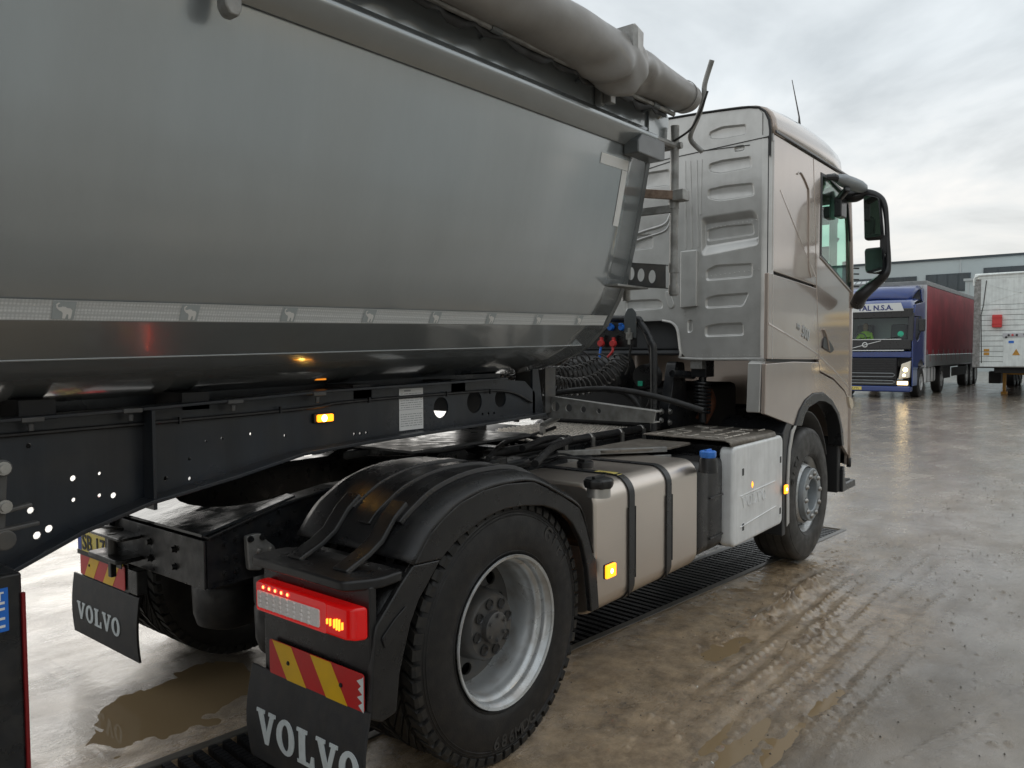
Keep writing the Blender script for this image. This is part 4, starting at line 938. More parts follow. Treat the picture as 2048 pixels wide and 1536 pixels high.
# cab mount bracket with four bolts
bp_ = [(2.875,1.555),(3.015,1.549),(3.059,1.294),(3.189,1.190),(3.491,1.078),(3.558,1.024),(3.520,0.994),(3.398,0.988),(2.961,1.025),(2.775,1.055),(2.759,1.216),(2.805,1.307)]
mb = MB(); mb.prism(rpoly(bp_, .03), 'Y', -.44, -.52); cbk = mb.build('cab_mount_bracket', 'chassis', truck, bevel=.012)
for p in [(2.641,1.197),(2.773,1.189),(2.634,1.133),(2.766,1.108)]:
    mb = MB(); bolt(mb, (p[0], -.52, p[1]), 'Y', .017, -.018); mb.build('mount_bolt', 'steel', cbk)
sp_ = [(-0.674,1.398),(-0.683,1.185)]
mb = MB(); n = 9*14; mb.tube([(3.0+.055*cos(2*pi*k/14), sp_[0][0]+.055*sin(2*pi*k/14), 1.41-(1.41-1.17)*k/n) for k in range(n+1)], .011, 6); mb.build('cab_spring', 'chassis', truck)
mb = MB(); mb.tube([(3.0, sp_[0][0], 1.1), (3.0, sp_[0][0], 1.52)], .028, 12); mb.cbox((3.0, sp_[0][0], 1.50), (.14, .12, .12)); mb.tube([(2.75, -.55, 1.47), (3.0, -.60, 1.45)], .03, 10); mb.build('cab_damper', 'chassis', truck, bevel=.004)
mb = MB(); mb.tube(cat([(3.1,-.62,1.10),(3.15,-.66,1.22),(3.25,-.60,1.30),(3.4,-.5,1.3)], 6), .05, 14); mb.build('exhaust_elbow', 'brown_rust', truck)
# front wheel liner and flare
mb = MB(); rs = []
for y in (-.72, -1.20): rs.append([(3.7+.60*cos(a), y, .56+.60*sin(a)) for a in [radians(20+i*9) for i in range(18)]])
mb.loft(rs); mb.build('wheel_liner', 'fender_liner', truck, thick=.012)
mb = MB(); mb.prism([(.28,-1.24),(.28,-.74)], 'X', 0, 1) if False else None
mb.prism([(3.12,.30),(3.19,.30),(3.185,.70),(3.215,.92),(3.27,1.05),(3.36,1.125),(3.33,1.14),(3.20,1.11),(3.12,1.04)], 'Y', -1.235, -.74)
lf = mb.build('wheel_house_panel', 'trim_black', truck, bevel=.008)
mb = MB(); mb.prism([(3.185,.36),(3.235,.38),(3.225,.70),(3.25,.90),(3.31,1.02),(3.37,1.075),(3.36,1.09),(3.27,1.05),(3.215,.92),(3.185,.70)], 'Y', -1.248, -1.236); mb.build('wheel_house_lip', 'cab_back', lf, bevel=.003)

# ------------------------------------------------------------ tractor: cab
YS = -1.24
bk_outer = [(-1.215, 1.575)]
top = [(1.215,3.02),(1.214,3.12),(1.205,3.19),(1.18,3.245),(1.14,3.28),(1.07,3.297),(.95,3.308),(.7,3.325),(.35,3.338),(0,3.342)]
right = [(-y, z) for y, z in top]; left = list(reversed(top))[1:]
archc = [(.62,1.575),(.57,1.62),(.545,1.78),(.50,1.84),(.42,1.86),(-.42,1.86),(-.50,1.84),(-.545,1.78),(-.57,1.62),(-.62,1.575)]
wall = [(-1.215,1.575)]+right+left+[(1.215,1.575)]+archc
BW = -1.165
wall = [(max(-1.99, p[0]), p[1]) for p in wall]
wall = [(BW, z) if y < BW else (y, z) for y, z in wall]
ribs = [
 [(-0.777,3.188),(-0.877,3.212),(-1.058,3.195),(-1.059,3.117),(-0.863,3.117),(-0.777,3.139)],
 [(-0.778,2.966),(-0.883,2.978),(-1.092,2.972),(-1.100,2.886),(-0.865,2.876),(-0.775,2.907)],
 [(-0.772,2.787),(-0.902,2.798),(-1.111,2.789),(-1.119,2.693),(-0.866,2.687),(-0.768,2.720)],
 [(-0.760,2.213),(-0.839,2.246),(-1.109,2.240),(-1.110,2.137),(-0.760,2.131)],
 [(-0.757,2.013),(-0.841,2.034),(-1.089,2.039),(-1.044,1.937),(-0.758,1.934)],
 [(-0.755,1.812),(-0.853,1.831),(-1.044,1.833),(-1.052,1.735),(-0.755,1.729)],
 [(-0.163,2.524),(-0.338,2.515),(-0.343,2.402),(-0.159,2.399)],
 [(-0.098,2.028),(-0.390,2.026),(-0.423,1.995),(-0.423,1.947),(-0.098,1.936)],
 [(-0.966,3.058),(-1.045,3.058),(-1.046,3.010),(-0.959,3.011)],
 [(-0.270,2.978),(-0.477,2.976),(-0.477,2.849),(-0.270,2.855)]]
pk = [(-0.719,2.598),(-1.102,2.610),(-1.141,2.575),(-1.150,2.350),(-0.725,2.301)]
mid_r = [(-0.576,2.360),(-0.705,2.360),(-0.704,1.954),(-0.574,1.945)]
sl1 = [(-0.618,1.859),(-0.665,1.865),(-0.666,1.771),(-0.618,1.757)]
cuts = [rpoly(r_9, .022, 4) for r_9 in ribs]+[rpoly(pk, .03, 4), rpoly(sl1, .03, 4)]
def dedupe(l):
    o_ = []
    for p in l:
        if not o_ or abs(p[0]-o_[-1][0])+abs(p[1]-o_[-1][1]) > 1e-5: o_.append(p)
    if abs(o_[0][0]-o_[-1][0])+abs(o_[0][1]-o_[-1][1]) < 1e-5: o_.pop()
    return o_
wall = dedupe(wall)
mb = MB(); mb.prism(wall, 'X', 2.852, 2.856, cuts); back = mb.build('cab_back_wall', 'cab_back', truck, smooth=False)
def tray(outline, depth, inset, name='pressed_recess', hole=None, xs=2.852, par=None, iz=None):
    cy = sum(p[0] for p in outline)/len(outline); cz = sum(p[1] for p in outline)/len(outline)
    wy_ = max(p[0] for p in outline)-min(p[0] for p in outline); wz = max(p[1] for p in outline)-min(p[1] for p in outline)
    ky = 1-2*inset/wy_; kz = 1-2*(iz or inset)/wz
    rs = []
    for t_, d_ in ((0, -.003), (.10, -.001), (.3, .12), (.75, .85), (.92, .985), (1.0, 1.0)):
        rs.append([(xs+depth*d_, cy+(y-cy)*(1+(ky-1)*t_), cz+(z-cz)*(1+(kz-1)*t_)) for y, z in outline])
    m_b = MB(); m_b.loft(rs, closed=True); inner = [(p[1], p[2]) for p in rs[-1]]
    o = len(m_b.v)
    if hole:
        lp_ = [inner, hole]; flat = inner+hole; m_b.v += [(xs+depth, y, z) for y, z in flat]
        for tr_ in tessellate_polygon([[Vector((y, z, 0)) for y, z in l] for l in lp_]): m_b.f.append(tuple(o+i for i in tr_))
    else: m_b.f.append(tuple(range(o-len(outline), o)))
    return m_b.build(name, 'cab_back', par or back, ang=50)
for i, c_ in enumerate(cuts[:-2]): tray(c_, .016, .016)
nst = rpoly([(-0.748,2.505),(-0.846,2.523),(-1.095,2.518),(-1.103,2.435),(-0.748,2.419)], .02, 4)
pt = tray(cuts[-2], .045, .02, 'folded_pocket', hole=nst, iz=.075)
tray(nst, .014, .013, par=back, xs=2.897)
tray(cuts[-1], .012, .012)
# the slanting strip beside the wall that catches the light
mb = MB(); mb.prism([(BW-.0, 3.05), (-1.2425, 3.05), (-1.24, 3.12), (-1.222, 3.20), (-1.19, 3.25), (BW+.02, 3.275)], 'X', 2.862, 2.866); mb.build('upper_corner', 'cab_back', truck)
mb = MB(); mb.add([(2.852, BW, 1.575), (2.875, -1.2425, 1.575), (2.875, -1.2425, 3.06), (2.852, BW, 3.10), (2.856, -1.185, 1.575), (2.856, -1.185, 3.09)], [(0,4,5,3),(4,1,2,5)]); mb.build('corner_facet', 'cab_back', truck, ang=20)
# arch lip
mb = MB(); mb.tube(cat([(2.850, y, z) for y, z in archc[5:]]+[(2.85, -1.2, 1.575)], 4), .010, 8); mb.build('pressed_lip', 'cab_back', back)
def rib(poly, h=.014, r=.02, x0=2.852, inner=True, bev=.009):
    poly = rpoly(poly, r, 4); mb = MB(); mb.prism(poly, 'X', x0-h, x0+.002); return mb.build('pressed_rib', 'cab_back', back, bevel=bev, seg=3, ang=20)
rib([(-0.576,2.360),(-0.705,2.360),(-0.704,1.954),(-0.574,1.945)], .03, .012, bev=.008)
rib([(-0.439,2.076),(-0.480,2.078),(-0.521,1.972),(-0.505,1.944),(-0.473,1.952)], .012, .02, bev=.006)
for vv in ([(-0.596,3.012),(-0.607,2.376)], [(-0.636,3.006),(-0.655,2.375)], [(-0.686,3.005),(-0.701,2.379)], [(-0.725,3.006),(-0.719,2.609)]):
    mb = MB(); mb.bar((2.850, vv[0][0], vv[0][1]), (2.850, vv[1][0], vv[1][1]), .008, .014, up=(0,1,0)); mb.build('pressed_crease', 'cab_back', back, bevel=.003)
for vv in ([(-0.097,3.033),(-1.223,3.081)], [(-0.728,3.062),(-1.081,3.045)], [(-0.270,2.996),(-0.497,3.028)]):
    mb = MB(); mb.bar((2.8505, vv[0][0], vv[0][1]), (2.8505, vv[1][0], vv[1][1]), .010, .004, up=(0,1,0)); mb.build('panel_seam', 'seal', back)
sw = [(-0.053,2.493),(-0.271,2.540),(-0.437,2.575),(-0.490,2.653)]
mb = MB(); mb.tube(cat([(2.850, y, z) for y, z in sw], 6), .011, 8); mb.build('pressed_crease', 'cab_back', back)
mb = MB(); mb.tube(cat([(2.850, y, z-.05) for y, z in sw], 6), .008, 8); mb.build('pressed_crease', 'cab_back', back)
text('VOLVO', .15, (2.849, .62, 2.42), (0, -1, 0), (0, 0, 1), .006, 'cab_back', back, 'embossed_letters', bold=.002, spacing=1.15)
rv = MB()
for i in range(22):
    for (xp, yp0, yp1) in (): pass
for i in range(14):
    t_ = i/13
    for (ya, za, yb, zb) in ((-.715,2.50,-1.13,2.53),(-.70,2.16,-1.15,2.19),(-.66,1.60,-1.17,1.60),(-.60,1.90,-.60,2.20)):
        rv.lathe([(-.003, .0005), (-.002, .004), (0, .005)], (2.85, ya+(yb-ya)*t_, za+(zb-za)*t_), 'X', 6)
rv.build('spot_weld', 'cab_back', back, kind='stuff')
mb = MB(); mb.box((2.86, -.73, 1.50), (3.0, -.64, 1.575)); mb.build('cab_mount_foot', 'galvanised', truck, bevel=.006)

# flat right side: separate panels with gaps between them, over a dark liner
def panel(name, poly, m='cab_paint', y=YS, th=.03, bev=.006, holes=(), parent=truck, label=None, r=.0):
    mb = MB(); mb.prism(rpoly(poly, r) if r else poly, 'Y', y, y+th, holes); return mb.build(name, m, parent, bevel=bev, seg=2, ang=25, label=label)
UP = [(2.872,2.176),(2.872,3.098),(3.704,3.098),(3.768,2.60),(3.812,2.135),(3.55,2.147)]
slp = panel('sleeper_side_panel', UP)
LOa = [(2.924,2.100),(3.832,2.110),(3.879,1.870),(3.904,1.536),(3.854,1.529),(2.882,1.524),(2.867,2.113)]
LO = [(2.792,1.576),(2.792,2.158),(3.55,2.128),(3.822,2.115),(3.862,1.85),(3.895,1.56),(3.40,1.566)]
lsp = panel('lower_side_panel', LO)
win = [(3.911,3.010),(4.132,3.009),(4.468,2.966),(4.650,2.885),(4.761,2.508),(4.805,2.246),(4.747,2.156),(3.910,2.372)]
win = [(x, z) for x, z in win]
DOOR = [(3.712,3.098),(3.775,2.60),(3.828,2.115),(3.870,1.85),(3.905,1.545),(3.93,1.47),(4.30,1.40),(4.62,1.29),(4.775,1.19),(4.775,2.24),(4.73,2.65),(4.66,3.098)]
door = panel('door', DOOR, holes=[win])
gl = MB(); gl.prism(win, 'Y', YS+.012, YS+.016); gl.build('window_glass', 'green_glass', door, smooth=False)
cxw = sum(p[0] for p in win)/len(win); czw = sum(p[1] for p in win)/len(win)
ino = [(cxw+(x-cxw)*.955, czw+(z-czw)*.965) for x, z in win]; outw = [(cxw+(x-cxw)*1.035, czw+(z-czw)*1.03) for x, z in win]
mb = MB(); mb.prism(outw, 'Y', YS-.004, YS+.011, [ino]); mb.build('window_seal', 'seal', door, bevel=.002)
mb = MB(); mb.tube([(p[0], YS-.006, p[1]) for p in (outw[6], outw[7])], .006, 8); mb.build('window_trim', 'chrome', door)
# door handle
hd = [(3.987,1.722),(4.064,1.747),(4.215,1.675),(4.272,1.634),(4.190,1.610),(3.964,1.654)]
mb = MB(); mb.prism(rpoly(hd, .02), 'Y', YS-.012, YS+.002); mb.build('door_handle', 'trim_black', door, bevel=.005)
mb = MB(); mb.tube(cat([(3.99, YS-.01, 1.80), (4.06, YS-.012, 1.74), (4.13, YS-.01, 1.63)], 5), .009, 8); mb.build('handle_recess_edge', 'cab_paint', door)
# crease that runs down the side
for par, pts in ((lsp, ((2.80,1.815),(3.3,1.72),(3.875,1.60))), (door, ((3.91,1.585),(4.3,1.47),(4.77,1.30)))):
    mb = MB(); mb.tube([(x, YS+.008, z) for x, z in pts], .012, 10); mb.build('body_crease', 'cab_paint', par)
for pts in (((3.0,2.74),(3.4,2.46),(3.8,2.20)), ):
    mb = MB(); mb.tube(cat([(x, YS+.009, z) for x, z in pts], 6), .012, 10); mb.build('body_crease', 'cab_paint', slp)
# badge
text('FH', .055, (3.36, YS-.002, 1.795), (1, 0, -.22), (.22, 0, 1), .006, 'rim_silver', lsp, 'badge', bold=.001)
text('500', .115, (3.47, YS-.002, 1.742), (1, 0, -.22), (.22, 0, 1), .008, 'rim_silver', lsp, 'badge', bold=.003)
# drip rail
mb = MB(); mb.bar((2.87, YS-.006, 3.112), (4.68, YS-.006, 3.112), .022, .020); mb.build('drip_rail', 'trim_black', truck, bevel=.006)
# grab groove with dark edge by the sleeper window line
mb = MB(); mb.tube(cat([(3.34, YS-.002, 2.91), (3.42, YS-.004, 2.93), (3.56, YS-.004, 2.86), (3.60, YS-.004, 2.78), (3.62, YS-.001, 2.3), (3.68, YS, 2.19)], 8), .006, 8); mb.build('side_moulding', 'cab_paint', slp)
# lower wing with the wheel arch
archo = [(3.336,1.082),(3.432,1.183),(3.567,1.258),(3.756,1.298),(4.009,1.294),(4.240,1.222),(4.444,1.101),(4.554,0.947),(4.591,0.806)]
archi = [(3.481,1.067),(3.547,1.145),(3.639,1.196),(3.883,1.233),(4.051,1.220),(4.228,1.177),(4.372,1.097),(4.463,0.993),(4.531,0.812)]
WG = [(2.752,1.205),(2.765,1.545),(3.3,1.552),(3.90,1.538),(3.925,1.455),(4.30,1.385),(4.62,1.275),(4.775,1.175),(4.775,.70)]+[(x, z) for x, z in reversed(archo)]
wing = panel('wing_panel', WG)
mb = MB(); mb.prism(archo+list(reversed(archi)), 'Y', YS-.012, YS+.10); mb.build('wheel_arch_trim', 'trim_black', wing, bevel=.006)
mb = MB(); mb.box((2.78, YS+.035, 1.55), (4.72, YS+.045, 3.05)) if False else None
# dark liner behind the gaps, leaving the window free
lin = [(2.86,1.56),(2.86,3.09),(4.66,3.09),(4.72,2.65),(4.76,2.24),(4.76,1.20),(4.3,1.40),(3.93,1.50)]
mb = MB(); mb.prism(lin, 'Y', YS+.031, YS+.036, [outw]); mb.build('door_frame_liner', 'seal', truck, smooth=False)
# rear side skirt edge of the cab
mb = MB(); mb.prism([(2.765,1.21),(2.79,1.55),(2.86,1.57),(2.86,1.21)], 'Y', -1.20, -1.10); mb.build('skirt_edge', 'cab_back', truck, bevel=.01)
mb = MB(); mb.box((2.84, -1.15, 1.40), (2.87, -1.09, 1.575))
for z in (1.44, 1.49, 1.54): mb.lathe([(-.012, .0005), (-.01, .009), (0, .009)], (2.84, -1.12, z), 'X', 8)
mb.build('hinge_bracket', 'galvanised', truck, bevel=.003)
# front corner and front face, as one wrap
def Xs(z): return 4.775 if z < 2.24 else 4.775-.115*(z-2.24)/.86
def wrapring(z, ysc=1.0, n=8):
    xs = Xs(z)-.002; R = .27; y0 = 1.24; pts = []
    for i in range(n+1):
        a = pi/2*i/n; pts.append((xs+R*1.0*sin(a), -(y0-R+R*cos(a))*ysc, z))
    mid = [(xs+R+.03*(1-(y/.97)**2), y, z) for y in (-.7, -.35, 0, .35, .7)]
    return pts+mid+[(x, -y, z) for x, y, z in reversed(pts)]
mb = MB(); mb.loft([wrapring(z) for z in (.62, .8, 1.2, 1.6, 2.0)]); fr_ = mb.build('front_panel', 'cab_paint', truck, thick=.02, ang=50)
mb = MB(); mb.loft([wrapring(z) for z in (2.0, 2.3, 2.6, 2.95)]); ws = mb.build('windscreen', 'screen_glass', truck, ang=50)
for sg in (-1, 1):
    rs = []
    for z in (2.0, 2.3, 2.6, 2.95): r0 = wrapring(z); r0 = r0[:3] if sg < 0 else r0[-3:]; rs.append(r0)
    mb = MB(); mb.loft(rs); mb.build('pillar', 'cab_paint' if True else '', truck, thick=.03, ang=50)
mb = MB(); mb.loft([wrapring(z) for z in (2.95, 3.0, 3.05, 3.10)]); mb.build('screen_header', 'cab_paint', truck, thick=.02, ang=50)
mb = MB(); mb.loft([wrapring(z) for z in (.60, .68)]); mb.build('bumper_lower', 'trim_black', truck, thick=.03, ang=50)
# roof
mb = MB(); rings = []
for (x, w_, zd, zt) in ((2.86,1.238,3.10,3.345),(2.92,1.24,3.10,3.36),(3.3,1.24,3.105,3.40),(3.8,1.24,3.105,3.42),(4.2,1.235,3.105,3.41),(4.5,1.215,3.105,3.385),(4.70,1.16,3.10,3.345),(4.85,1.08,3.09,3.28),(4.94,1.0,3.08,3.20),(4.985,.95,3.06,3.10)):
    rg = []
    sh = [(1,0),(.999,.22),(.993,.40),(.975,.58),(.945,.72),(.90,.81),(.82,.87),(.68,.92),(.45,.965),(.2,.99),(0,1)]
    rg = [(x, -w_*a, zd+(zt-zd)*b_) for a, b_ in sh]+[(x, w_*a, zd+(zt-zd)*b_) for a, b_ in sh[-2::-1]]
    rings.append(rg)
mb.loft(rings); mb.build('roof', 'cab_paint', truck, thick=.02, ang=60)
seal_p = [(1.222,2.95),(1.222,3.02),(1.222,3.12),(1.213,3.19),(1.187,3.25),(1.145,3.286),(1.07,3.304),(.95,3.315),(.7,3.332),(.35,3.345),(0,3.349)]
mb = MB(); mb.tube([(2.846, -y, z) for y, z in seal_p]+[(2.846, y, z) for y, z in seal_p[-2::-1]], .008, 8); mb.build('roof_seal', 'seal', truck)
# far side, floor, interior
mb = MB(); winl = [(4.10,2.55),(4.10,2.95),(4.5,2.93),(4.64,2.6),(4.66,2.35),(3.95,2.40)]
mb.prism([(2.86,1.2),(2.86,3.10),(4.66,3.10),(4.775,2.24),(4.775,.7),(4.5,.7),(4.3,1.1),(3.7,1.3),(3.2,1.1)], 'Y', 1.21, 1.24, [rpoly([(3.86,2.20),(3.86,2.98),(4.52,2.95),(4.66,2.3),(4.66,2.10)], .03)]); mb.build('left_side', 'cab_paint', truck)
mb = MB(); mb.box((2.9, -1.19, 1.60), (4.72, 1.19, 1.64)); mb.box((4.5,-1.15,1.62),(4.95,1.15,1.98)); mb.box((2.93,-1.18,1.64),(3.60,1.18,2.1)); mb.build('cab_floor', 'interior', truck, bevel=.04)
mb = MB(); mb.box((2.89,-1.19,1.6), (3.72,1.19,3.05)); 
for sy in (-.62, .62):
    mb = MB(); mb.cbox((3.98, sy, 1.98), (.50, .50, .16)); mb.cbox((3.75, sy, 2.35), (.14, .50, .70)); mb.cbox((3.74, sy, 2.78), (.10, .28, .20)); mb.build('seat', 'seat_fabric', truck, bevel=.05, seg=3)
mb = MB(); swp = [(4.42+.10*sin(a)*.6, .62+.23*cos(a), 2.17+.20*sin(a)) for a in [2*pi*i/28 for i in range(29)]]; mb.tube(swp, .016, 8); mb.tube([(4.42,.62,2.17),(4.6,.62,1.95)], .03, 8); mb.tube([(4.42,.40,2.17),(4.42,.84,2.17)], .014, 8); mb.build('steering_wheel', 'trim_black', truck)
mb = MB(); mb.cbox((4.86,-.93,2.84), (.04,.34,.16)); mb.build('sun_visor', 'interior', truck, bevel=.01)
mb = MB(); mb.cbox((4.90,-.98,2.50), (.03,.09,.14)); mb.build('inner_holder', 'trim_black', truck, bevel=.01)
mb = MB(); mb.tube(cat([(4.66,-1.16,2.28),(4.63,-1.12,2.36),(4.62,-1.12,2.50),(4.66,-1.16,2.60)], 6), .014, 8); mb.build('grab_handle', 'trim_black', truck)
mb = MB(); mb.loft([[(4.42+.018*i, -1.165+.016*sin(i*2.1), 2.10), (4.42+.018*i, -1.165+.016*sin(i*2.1), 3.0)] for i in range(11)]); mb.build('cab_curtain', 'trailer_grey', truck, thick=.003)
# front step
s0 = [(4.184,0.780),(4.424,0.737),(4.461,0.549),(4.512,0.400),(4.209,0.491)]
mb = MB(); mb.prism([(4.63,.395),(4.63,.60),(4.68,.62),(4.70,.50),(4.74,.46),(5.02,.46),(5.04,.395)], 'Y', -1.235, -1.05); stp = mb.build('entry_step', 'trim_black', truck, bevel=.01)
mb = MB(); mb.box((4.55,-1.21,.40),(4.64,-1.0,.88)); mb.box((4.64,-1.10,.44),(5.0,-1.02,.70)); mb.build('step_well', 'undercarriage', stp, bevel=.01)
for i in range(7):
    mb = MB(); mb.box((4.76+i*.035, -1.20, .461), (4.77+i*.035, -1.08, .470)); mb.build('step_tooth', 'galvanised', stp)
mb = MB(); mb.prism([(4.775,.62),(4.775,.86),(4.90,.86),(4.95,.60)], 'Y', -1.225, -1.20); mb.build('step_skirt', 'cab_paint', truck, bevel=.006)
# side lamp on the wing and wiper parts
lm = [(4.731,1.209),(4.988,1.169),(5.057,1.119),(5.009,1.081),(4.797,1.126)]
mb = MB(); mb.prism(rpoly([(4.70,1.235),(4.83,1.20),(4.86,1.14),(4.80,1.10),(4.74,1.16)], .012), 'Y', -1.255, -1.225); mb.build('corner_lamp', 'headlamp', truck, bevel=.006)
for (z, l_) in ((2.36, .05), (2.31, .05), (2.26, .05), (2.20, .06)):
    mb = MB(); mb.bar((4.90, -1.18, z), (4.98, -1.25, z), .014, .012); mb.build('air_deflector_fin', 'trim_black', truck)
mb = MB(); mb.box((4.86, -1.20, 2.16), (4.90, -1.14, 2.42)); mb.build('fin_base', 'trim_black', truck, bevel=.005)
# mirrors
arm = [(3.98,-1.25,2.98),(4.10,-1.32,2.99),(4.25,-1.42,2.96),(4.38,-1.52,2.92)]
amp = [(-1.270,2.918),(-1.356,2.907),(-1.445,2.920),(-1.533,2.876),(-1.575,2.806),(-1.592,2.684),(-1.602,2.522),(-1.609,2.320),(-1.584,2.241),(-1.494,2.174),(-1.398,2.088),(-1.344,2.025)]
aR = [.055,.05,.032,.028,.023,.019,.019,.024,.034,.045,.055,.06]
P_a = cat([(4.45+(.05 if k > 8 else 0)+(.08 if k > 10 else 0), p[0], p[1]) for k, p in enumerate(amp)], 6); rA = []
for k in range(len(P_a)): q_ = min(k/6, 11); rA.append(aR[int(q_)]+(aR[min(11, int(q_)+1)]-aR[int(q_)])*(q_-int(q_)))
mb = MB(); mb.tube(P_a, .03, 12, rs=rA)
ma = mb.build('mirror_arm', 'trim_black', truck)
def head(px, X, ht, name, thick=.10):
    pts = px; poly = rpoly(pts, .03, 5); cy = sum(p[0] for p in poly)/len(poly); cz = sum(p[1] for p in poly)/len(poly)
    rs = []
    for (dx_, k) in ((0, .93), (.012, 1.0), (.05, 1.0), (thick*.8, .88), (thick, .62)): rs.append([(X+dx_, cy+(y-cy)*k, cz+(z-cz)*k) for y, z in poly])
    mb = MB(); mb.loft(rs, closed=True, caps=True); hd_ = mb.build(name, 'trim_black', ma, ang=50)
    mb = MB(); mb.prism([(cy+(y-cy)*.90, cz+(z-cz)*.90+0) for y, z in poly], 'X', X-.002, X+.004); mb.v = [(p[0]-.022+(p[1]-cy)*.32, p[1], p[2]) for p in mb.v]
    mb.build('mirror_glass', 'mirror_glass', ma, smooth=False)
head([(-1.418,2.923),(-1.548,2.874),(-1.579,2.529),(-1.431,2.531)], 4.42, .3, 'mirror_head')
head([(-1.432,2.466),(-1.580,2.469),(-1.594,2.279),(-1.564,2.248),(-1.442,2.265)], 4.42, .2, 'wide_mirror_head')
mb = MB(); mb.box((4.43, -1.60, 2.42), (4.49, -1.55, 2.56)); mb.build('mirror_link', 'trim_black', ma)
# wide-angle mirror over the door with its hood
k0 = cat([(3.98,-1.24,2.99),(4.05,-1.30,2.99),(4.12,-1.36,2.97),(4.20,-1.42,2.93)], 5)
mb = MB(); mb.tube([(4.04,-1.22,3.01),(4.12,-1.27,3.02),(4.18,-1.30,3.0)], .03, 10, rs=[.02, .03, .03]); mb.build('kerb_mirror_arm', 'trim_black', truck)
kh = MB(); rs = []
P0, P1 = Vector((4.14,-1.285,3.015)), Vector((4.42,-1.44,2.945)); ax_ = (P1-P0).normalized(); up_ = Vector((.25, .0, 1)).normalized(); sd_ = ax_.cross(up_).normalized(); up_ = sd_.cross(ax_)
for t_, k in ((0,.35),(.08,.75),(.25,1),(.5,1.05),(.75,1),(.92,.75),(1,.35)):
    c_ = P0.lerp(P1, t_); rs.append([tuple(c_+sd_*.055*k*cos(q)+up_*.050*k*sin(q)) for q in [2*pi*i/16 for i in range(16)]])
kh.loft(rs, closed=True, caps=True); kb = kh.build('kerb_mirror', 'hub_silver', truck)
mb = MB(); mb.tube([(4.2,-1.36,2.93),(4.28,-1.26,2.86)], .03, 8); mb.cbox((4.32,-1.27,2.80),(.16,.06,.16)); mb.build('mirror_foot', 'trim_black', ma, bevel=.03)
# antennas
an_ = [(-1.102,3.427),(-1.041,3.748)]
mb = MB(); mb.tube([(3.8, an_[0][0], 3.38), (3.79, an_[0][0], 3.45), (3.8, an_[1][0], an_[1][1])], .004, 6, rs=[.012, .006, .003]); mb.build('antenna', 'trim_black', truck)
mb = MB(); mb.tube([(4.80,-1.08,3.15),(4.80,-1.09,3.32)], .008, 6); mb.build('roof_marker_rod', 'trim_black', truck)

# ------------------------------------------------------------ tipper trailer
tr = thing('tipper_trailer', 'dark grey tipper semi trailer with a rolled tarpaulin and a white reflective stripe', 'trailer', (-1.5, 0, 0))
XB = 1.25; TL = .018; XR = -7.5
def tz(x, z): return z+TL*(x-XB)
prof = [(-1.185,2.78),(-1.179,2.677),(-1.151,2.527),(-1.116,2.35),(-1.077,2.17),(-1.038,2.014),(-.992,1.91),(-.945,1.830),(-.935,1.815),(-.915,1.775),(-.895,1.755),(-.862,1.728),(-.805,1.672),(-.795,1.664),(-.71,1.618),(-.572,1.568),(-.355,1.518),(-.15,1.50),(0,1.496)]
prof = prof+[(-y, z) for y, z in reversed(prof[:-1])]
mb = MB(); rs = []
for x in [XB-.0]+[XB-.25*i for i in range(1, 12)]+[XB-.25*11-.6*i for i in range(1, 11)]: rs.append([(x, y, tz(x, z)) for y, z in prof])
mb.loft(rs); body = mb.build('tipper_body', 'tipper_paint', tr, ang=14, thick=.006)
# front wall with a rolled edge
mb = MB(); mb.prism([(y, z) for y, z in prof], 'X', XB-.02, XB-.01); mb.build('front_wall', 'tipper_paint', body, smooth=False)
edge = [Vector((XB+.006, y, z)) for y, z in prof]
mb = MB(); rs = []
for i, (y, z) in enumerate(prof):
    nrm = Vector((0, y*.9, (z-2.3))).normalized() if z < 2.3 else Vector((0, -1 if y < 0 else 1, 0))
    rs.append([(XB-.02, y+nrm.y*.004, z+nrm.z*.004), (XB+.018, y+nrm.y*.004, z+nrm.z*.004), (XB+.026, y-nrm.y*.012, z-nrm.z*.012), (XB+.018, y-nrm.y*.03, z-nrm.z*.03), (XB-.02, y-nrm.y*.03, z-nrm.z*.03)])
mb.loft(rs, closed=True, caps=True); mb.build('front_edge_bead', 'tipper_dark', body, ang=50)
# thin bead added along the lower side for the crease's highlight line
mb = MB(); mb.tube([(x, -.805, tz(x, 1.6705)) for x in (XB-.08, XR)], .0045, 8); mb.build('crease_bead', 'tipper_paint', body)
# top rail
RL = [(-1.184,2.650),(-1.248,2.698),(-1.258,2.712),(-1.255,2.730),(-1.235,2.738),(-1.184,2.738)]
for sg in (1, -1):
    mb = MB(); rs = []
    for x in (XB-.05, -3, XR): rs.append([(x, y*sg, tz(x, z)) for y, z in RL])
    mb.loft(rs, closed=True, caps=True); rl_ = mb.build('top_rail', 'tipper_paint', body, bevel=.006, ang=25)
    mb = MB(); rs = []
    for x in (XB-.01, XR): rs.append([(x, sg*y, tz(x, z)) for y, z in ((-1.186,2.735),(-1.186,2.99),(-1.165,2.99),(-1.165,2.735))])
    mb.loft(rs, closed=True, caps=True); mb.build('upper_board', 'tipper_paint', body, smooth=False)
mb = MB(); mb.prism([(.98,2.60),(.98,2.66),(1.02,2.70),(1.26,2.705),(1.26,2.61),(1.22,2.60)], 'Y', -1.262, -1.18); mb.build('rail_end_cap', 'tipper_dark', body, bevel=.008)
mb = MB(); mb.prism(rpoly([(1.20,2.69),(1.34,2.69),(1.40,2.76),(1.42,2.87),(1.38,2.91),(1.20,2.90)], .01), 'Y', -1.20, -1.19); gp = mb.build('gusset_plate', 'tipper_paint', body, bevel=.003)
